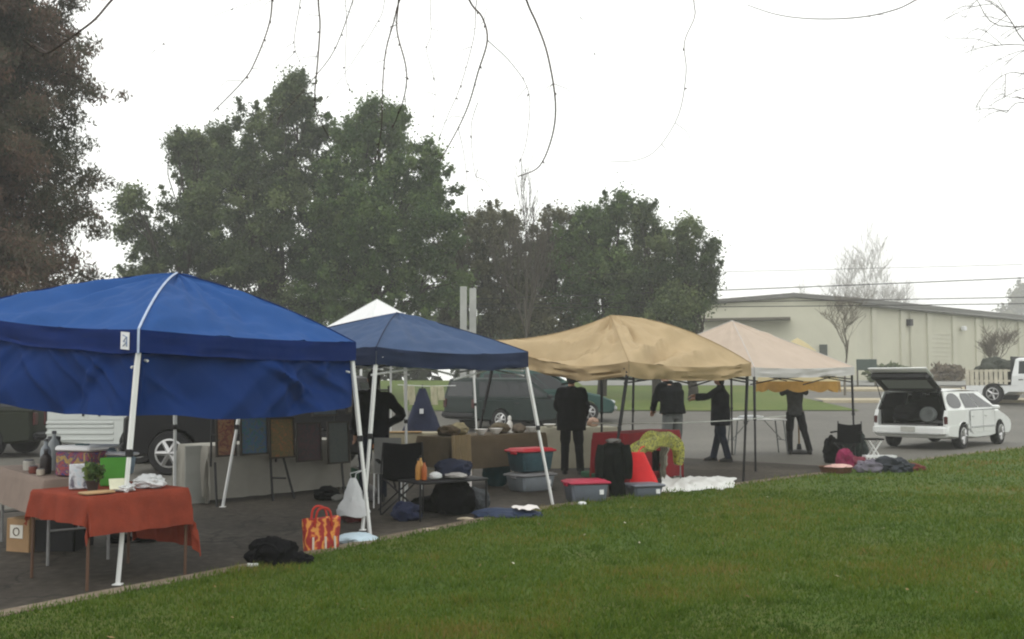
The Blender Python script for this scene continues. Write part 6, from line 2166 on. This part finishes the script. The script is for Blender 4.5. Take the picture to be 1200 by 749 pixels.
# cream table behind the person in black
O7 = AT(640, 500, 18.4); O7.z = 0
u7 = nrm2((1, .25)); v7 = Vector((-u7.y, u7.x, 0))
table('folding table under the pale cream cloth behind the person in black', O7, u7, v7, 1.35, .6, .76, white_plastic, white_metal, .014)
cloth_over('tablecloth', 'pale cream cloth reaching the ground behind the person in black', O7, u7, v7, 1.35, .6, .76, (.3, .3, .73, .3), mat('pale cream cloth', (.33, .31, .24), .9, .12, 3, .3, 70, transl=.1), 9, .035, flare=.05)
tag(MB().lathe([(.05, 0), (.08, .02), (.12, .05), (.11, .055)], on(O7, u7, v7, .12, .2, .76), 18).build('bowl', mat('white glaze', (.72, .71, .68), .3, .05)), 'white dish on the pale cream table beside the person in black', 'bowl')
tag(MB().blob(on(O7, u7, v7, .95, .2, .76), (.10, .08, .09), .3, 6, 3).build('bundle', mat('flesh toned cloth', (.36, .24, .18), .8, .2)), 'small flesh-toned bundle right of the person in black', 'bundle')
tag(MB().box(G(712, 560) + Vector((0, .1, .05)), (.75, .5, .10), R(20), bev=.02).build('mat', mat('green mat', (.03, .10, .05), .9, .2)), 'flat green pad on the ground behind the crimson-lidded tub', 'mat')

# --- red table
O8 = AT(731, 512, 15.4); O8.z = 0
u8 = nrm2(AT(806, 507, 17.0) - AT(730, 512, 15.4)); v8 = Vector((-u8.y, u8.x, 0))
red_cloth = mat('deep red cloth', (.22, .012, .018), .85, .15, 4, .3, 60, transl=.05)
table('folding table under the deep red cloth', O8, u8, v8, 1.72, .55, .80, white_plastic, white_metal, .015)
cloth_over('tablecloth', 'deep red cloth reaching the ground on the table under the tan canopy', O8, u8, v8, 1.72, .55, .80, (.62, .55, .74, .4), red_cloth, 11, .03, flare=.05)
# yellow and black patterned scarf over the near edge
ysc = picture_mat('yellow black print', [(.40, .38, .05), (.012, .012, .010), (.42, .40, .05), (.34, .36, .07), (.012, .012, .010), (.46, .44, .10), (.03, .03, .02)], 9, 4, 2.5)
rings = []
path = catmull([AT(741, 531, 14.66), AT(749, 524, 14.75), AT(762, 518, 15.0), AT(776, 516, 15.3), AT(789, 519, 15.6), AT(796, 530, 15.7), AT(795, 545, 15.72)], 6)
for i, c in enumerate(path):
    s_ = i / (len(path) - 1)
    t_ = (path[min(i + 1, len(path) - 1)] - path[max(i - 1, 0)]).normalized()
    e_ = t_.cross(Vector((0, 1, 0))).normalized()
    w_ = .05 + .07 * math.sin(PI * min(1, s_ * .95 + .05)) ** .7
    rings.append([c + (e_ * math.cos(a) * w_ + Vector((0, 1, 0)) * math.sin(a) * w_ * .7) * (1 + .55 * noise.noise(Vector((math.cos(a) * 1.8, math.sin(a) * 1.8, s_ * 7)))) for a in [2 * PI * k / 22 for k in range(22)]])
tag(MB().loft(rings).build('scarf', ysc, angle=70), 'yellow and black patterned scarf draped over a rail before the red table', 'scarf')
rl_ = thing('garment_rail', 'thin grey rail on two feet carrying the scarf and the red bag', 'rail', AT(765, 570, 15.0).xy.to_3d())
q0, q1 = AT(742, 524, 14.72), AT(797, 520, 15.72)
MB().tube([q0, q1], .011, 6).build('bar', mat('grey tube', (.2, .2, .2), .5), rl_)
for q in (q0, q1):
    MB().tube([Vector((q.x, q.y, 0.0)), q], .011, 6).build('post', mat('grey tube', (.2, .2, .2), .5), rl_)
    MB().tube([Vector((q.x - .12, q.y - .15, .012)), Vector((q.x + .12, q.y + .15, .012))], .010, 6).build('foot', mat('grey tube', (.2, .2, .2), .5), rl_)
# red bag
rbg = thing('cloth_bag', 'bright red cloth bag, narrow at the top, before the red table', 'bag', AT(755, 575, 14.1))
rings = []
for i in range(12):
    s = i / 11
    c = AT(lerp(757, 747, s), lerp(576, 530, s), 14.2)
    hw = lerp(.22, .09, s ** 1.1) ; hd = lerp(.10, .04, s)
    rings.append([c + Vector((hw * math.copysign(abs(math.cos(a)) ** .75, math.cos(a)) * (1 + .08 * noise.noise(Vector((a, s * 4, 2)))), hd * math.sin(a), 0)) for a in [2 * PI * k / 22 for k in range(22)]])
b = MB(); b.loft(rings); b.build('pouch', mat('bright red nylon', (.62, .016, .020), .6, .12, 5, .35, 14), rbg)
MB().tube([AT(747, 531, 14.2), AT(752, 524, 14.5), AT(757, 523, 14.95)], .010, 6).build('strap', mat('bright red nylon', (.62, .016, .020), .6), rbg)
gcl = AT(778, 525, 15.2)
rows = [[AT(773 + (11 - 3 * j / 9) * i / 14 + 2.5 * noise.noise(Vector((j * .5, 0, 0))), 524 + (36 + 5 * noise.noise(Vector((i * .4, 2, 0)))) * j / 12, 15.1 + .06 * noise.noise(Vector((i * .7, j * .12, 4)))) for i in range(15)] for j in range(13)]
tag(MB().quad_grid(rows).build('grey_scarf', mat('grey cloth', (.20, .19, .15), .9, .3, 9)), 'grey scarf hanging from the rail right of the red bag', 'scarf')
rows = [[AT(764 + 9 * i / 6, 528 + 24 * j / 9, 15.0 + .03 * math.sin(i * 1.7)) for i in range(7)] for j in range(10)]
tag(MB().quad_grid(rows).build('black_scarf', black_cloth), 'black scarf hanging from the rail left of the grey one', 'scarf')
# dark coat hanging on the tan canopy's front leg
hc = AT(719, 516, 13.75)
ct = thing('hanging_coat', 'dark coat with a grey collar hanging on the black front leg of the tan canopy', 'coat', Vector((hc.x, hc.y, AT(719, 590, 13.7).z)))
b = MB()
rings = []
for i in range(20):
    s_ = i / 19
    c = AT(lerp(722, 719, s_) + 2.5 * math.sin(s_ * 7), lerp(591, 517, s_), 13.70)
    hw = lerp(.10, .12, s_ / .38) if s_ < .38 else lerp(.155, .185, (s_ - .38) / .5) if s_ < .88 else lerp(.185, .07, (s_ - .88) / .12)
    hd = lerp(.07, .10, s_) if s_ < .88 else .06
    rings.append([c + Vector((hw * math.cos(a) * (1 + .28 * noise.noise(Vector((math.cos(a) * 2.2, math.sin(a) * 2.2, s_ * 4 + 3)))), hd * math.sin(a) * (1 + .5 * noise.noise(Vector((math.cos(a) * 3, math.sin(a) * 3, s_ * 3 + 8)))), .02 * noise.noise(Vector((a, s_ * 5, 1))))) for a in [2 * PI * k / 30 for k in range(30)]])
b.loft(rings)
b.build('coat', mat('dark greenish cloth', (.008, .010, .009), .95, .5, 6, .6, 14, spec=.08), ct)
for sx in (-1, 1):
    c0, c1 = AT(719 + sx * 14, 522, 13.66), AT(719 + sx * 17, 561, 13.62)
    MB().tube(catmull([c0, c0.lerp(c1, .5) + Vector((sx * .02, -.02, 0)), c1], 4), [.055, .06, .062, .062, .06, .058, .056, .055, .05], 10).build('sleeve', mat('dark greenish cloth', (.008, .010, .009)), ct)
MB().blob(AT(719, 519, 13.68), (.10, .08, .030), .35, 8, 3).build('collar', mat('grey wool', (.11, .105, .10), .95, .25, 9, .5, 30), ct)
# white tarp on the grass edge
rows = []
for j in range(14):
    t = j / 13
    row = []
    for i in range(40):
        s = i / 39
        q = G(lerp(776, 862, s), lerp(lerp(583, 577, s), lerp(566, 564, s), t))
        edge = min(1, 6 * s * (1 - s)) * min(1, 5 * t * (1 - t) + .15)
        hgt = .06 + .05 * edge * (1 + .9 * noise.noise(Vector((s * 6 - t * 2, t * 3, 3))) + .7 * noise.noise(Vector((s * 14 + t * 4, t * 4, 9)))) + .14 * max(0, .12 - s) * 8 * t
        q.z = hgt
        q.x += .06 * noise.noise(Vector((t * 4, s, 1))) ; q.y += .22 * noise.noise(Vector((s * 7, t, 5)))
        row.append(q)
    rows.append(row)
MBt = MB().quad_grid(rows)
tag(MBt.build('white_sheet', mat('white sheet', (.70, .71, .69), .7, .05, 3, .2, 30), angle=50), 'crumpled white sheet spread on the kerb before the red table', 'sheet')
# rope across under the tan canopy
A, B = AT(694, 496, 16.2), AT(921, 487.5, 18.6)
tag(MB().tube([A.lerp(B, i / 16) - Vector((0, 0, .05 * math.sin(PI * i / 16))) for i in range(17)], .009, 5).build('rope', mat('pale rope', (.42, .44, .40), .8)), 'pale rope strung across under the tan canopy', 'rope')

# --- white folding table at the far end
O9 = AT(862, 493, 22.6); O9.z = 0
u9 = nrm2((1, .06)); v9 = Vector((-u9.y, u9.x, 0))
ft_ = table('bare white folding table with grey legs beside the golden umbrella', O9, u9, v9, 1.15, .7, .78, white_plastic, mat('grey steel tube', (.16, .17, .17), .45), .016, splay=.08)
tag(MB().blob(on(O9, u9, v9, .45, .35, .78), (.28, .2, .035), .3, 3, 3).build('plastic_sheet', bag_white), 'thin white plastic sheet lying on the bare folding table', 'sheet')

# --- the pile on the kerb at the right
def pile(name, px, py, r_, m_, lb, sd, cat, dy=.15, amp=.3, dz=0.0):
    tag(MB().blob(G(px, py) + Vector((0, dy, dz)), r_, amp, sd, 4).build(name, m_), lb, cat)


p = G(1000, 546) + Vector((0, .35, 0))
fc = thing('camp_chair', 'black folding chair standing in the pile of goods at the right', 'chair', p)
T = lambda q: p + Matrix.Rotation(R(-30), 3, 'Z') @ Vector(q)
MB().quad_grid([[T((-.22 + .44 * i / 6, .18 + .08 * j / 5, .42 + .36 * j / 5 - .03 * math.sin(PI * i / 6))) for i in range(7)] for j in range(6)]).build('backrest', black_cloth, fc)
MB().quad_grid([[T((-.22 + .44 * i / 6, -.22 + .40 * j / 5, .42 - .04 * math.sin(PI * i / 6))) for i in range(7)] for j in range(6)]).build('seat', black_cloth, fc)
for x, y, x2 in ((-.24, -.22, .2), (.24, -.22, -.2), (-.24, .2, .2), (.24, .2, -.2)):
    MB().tube([T((x, y, 0)), T((x2, y, .42))], .011, 6).build('leg', black_metal, fc)
for s in (-1, 1):
    MB().tube([T((s * .24, .2, 0)), T((s * .22, .28, .82))], .011, 6).build('back_post', black_metal, fc)
    MB().box(T((s * .24, -.02, .62)), (.05, .44, .03), R(-30), bev=.01).build('armrest', black_cloth, fc)
pile('bag', 985, 545, (.17, .16, .28), black_cloth, 'black upright bag at the left end of the pile', 51, 'bag', .5)
pile('bag', 1018, 540, (.26, .22, .34), mat('dark green black cloth', (.012, .020, .018), .9, .3, 6), 'largest dark bag in the pile, behind the white-legged stool', 52, 'bag', .9, .35)
pile('bag', 993, 552, (.15, .14, .21), mat('magenta cloth', (.20, .015, .06), .85, .25, 6, .4, 20), 'magenta bag in the pile at the right', 53, 'bag', .12)
pile('bag', 1012, 552, (.17, .14, .13), mat('dull crimson cloth', (.17, .03, .05), .85, .3, 6, .4, 20), 'dull crimson bag in the middle of the pile', 56, 'bag', .30)
q = G(984, 559)
bk = thing('basket', 'low brown basket with a pink and white cloth on top, left foot of the pile', 'basket', q + Vector((0, .2, 0)))
MB().lathe([(.18, 0), (.24, .02), (.27, .13), (.285, .14), (.26, .14), (.22, .04)], q + Vector((0, .2, .02)), 24).build('basket_body', mat('brown wicker', (.10, .045, .022), .8, .35, 30, .6, 60), bk)
MB().blob(q + Vector((.05, .17, .11)), (.22, .15, .05), .3, 9, 3).build('cloth', mat('pink white cloth', (.60, .38, .34), .85, .2, 6), bk)
q = G(1034, 545) + Vector((0, .35, 0))
stl = thing('folding_stool', 'small stool with white crossed legs in the pile', 'stool', q)
for s, t in ((-1, 1), (1, -1)):
    for y in (0, .22):
        MB().tube([q + Vector((s * .17, y, 0)), q + Vector((t * .13, y, .46))], .014, 6).build('leg', white_metal, stl)
MB().box(q + Vector((0, .11, .47)), (.34, .28, .03), bev=.01).build('seat', black_cloth, stl)
q = G(1035, 552) + Vector((.05, .22, 0))
cr_ = thing('basket', 'white plastic laundry basket in the pile', 'basket', q)
b = MB()
w2, d2, h2 = .26, .18, .24
b.box(q + Vector((0, 0, h2)), (w2 * 2 + .04, .03, .035)); b.box(q + Vector((0, 0, h2)) + Vector((0, d2, 0)), (w2 * 2 + .04, .03, .033))
b.box(q + Vector((-w2, d2 / 2, h2)), (.03, d2 - .03, .034)); b.box(q + Vector((w2, d2 / 2, h2)), (.03, d2 - .03, .034))
for i in range(9):
    x = -w2 + 2 * w2 * i / 8
    for y in (0, d2):
        b.bar(q + Vector((x * .88, y, .0)), q + Vector((x, y, h2 - .018)), .016)
b.box(q + Vector((0, d2 / 2, .012)), (w2 * 1.8, d2, .02))
b.build('basket_body', white_plastic, cr_, smooth=False)
pile('clothes_heap', 1022, 558, (.24, .16, .15), mat('grey lilac cloth', (.14, .13, .16), .9, .35, 7, .4, 20), 'grey-lilac clothes heap in front of the white basket', 54, 'clothes', .08, .35)
pile('jacket', 1047, 558, (.33, .20, .17), mat('dark slate nylon', (.022, .027, .036), .6, .5, 5, .5, 14), 'dark slate jacket thrown on the pile before the car', 55, 'jacket', .12, .45)
pile('bag', 1072, 556, (.22, .13, .10), mat('red brown cloth', (.11, .022, .018), .85, .35, 6, .4, 20), 'red-brown bag at the right end of the pile', 57, 'bag', .14, .3)

# ------------------------------------------------------------------ the misty air
hz = MB().box((0, 180, 15.5), (640, 480, 35)).build('haze', mat('haze placeholder', (1, 1, 1)), smooth=False)
m, nt, out = new_mat('misty air')
pv = nt.nodes.new('ShaderNodeVolumePrincipled')
pv.inputs['Color'].default_value = (1.0, 1.0, 1.0, 1)
pv.inputs['Density'].default_value = 0.0019
pv.inputs['Anisotropy'].default_value = 0.2
nt.links.new(pv.outputs['Volume'], out.inputs['Volume'])
hz.data.materials.clear(); hz.data.materials.append(m)
tag(hz, 'thin winter mist over the whole car park', 'haze', kind='stuff')
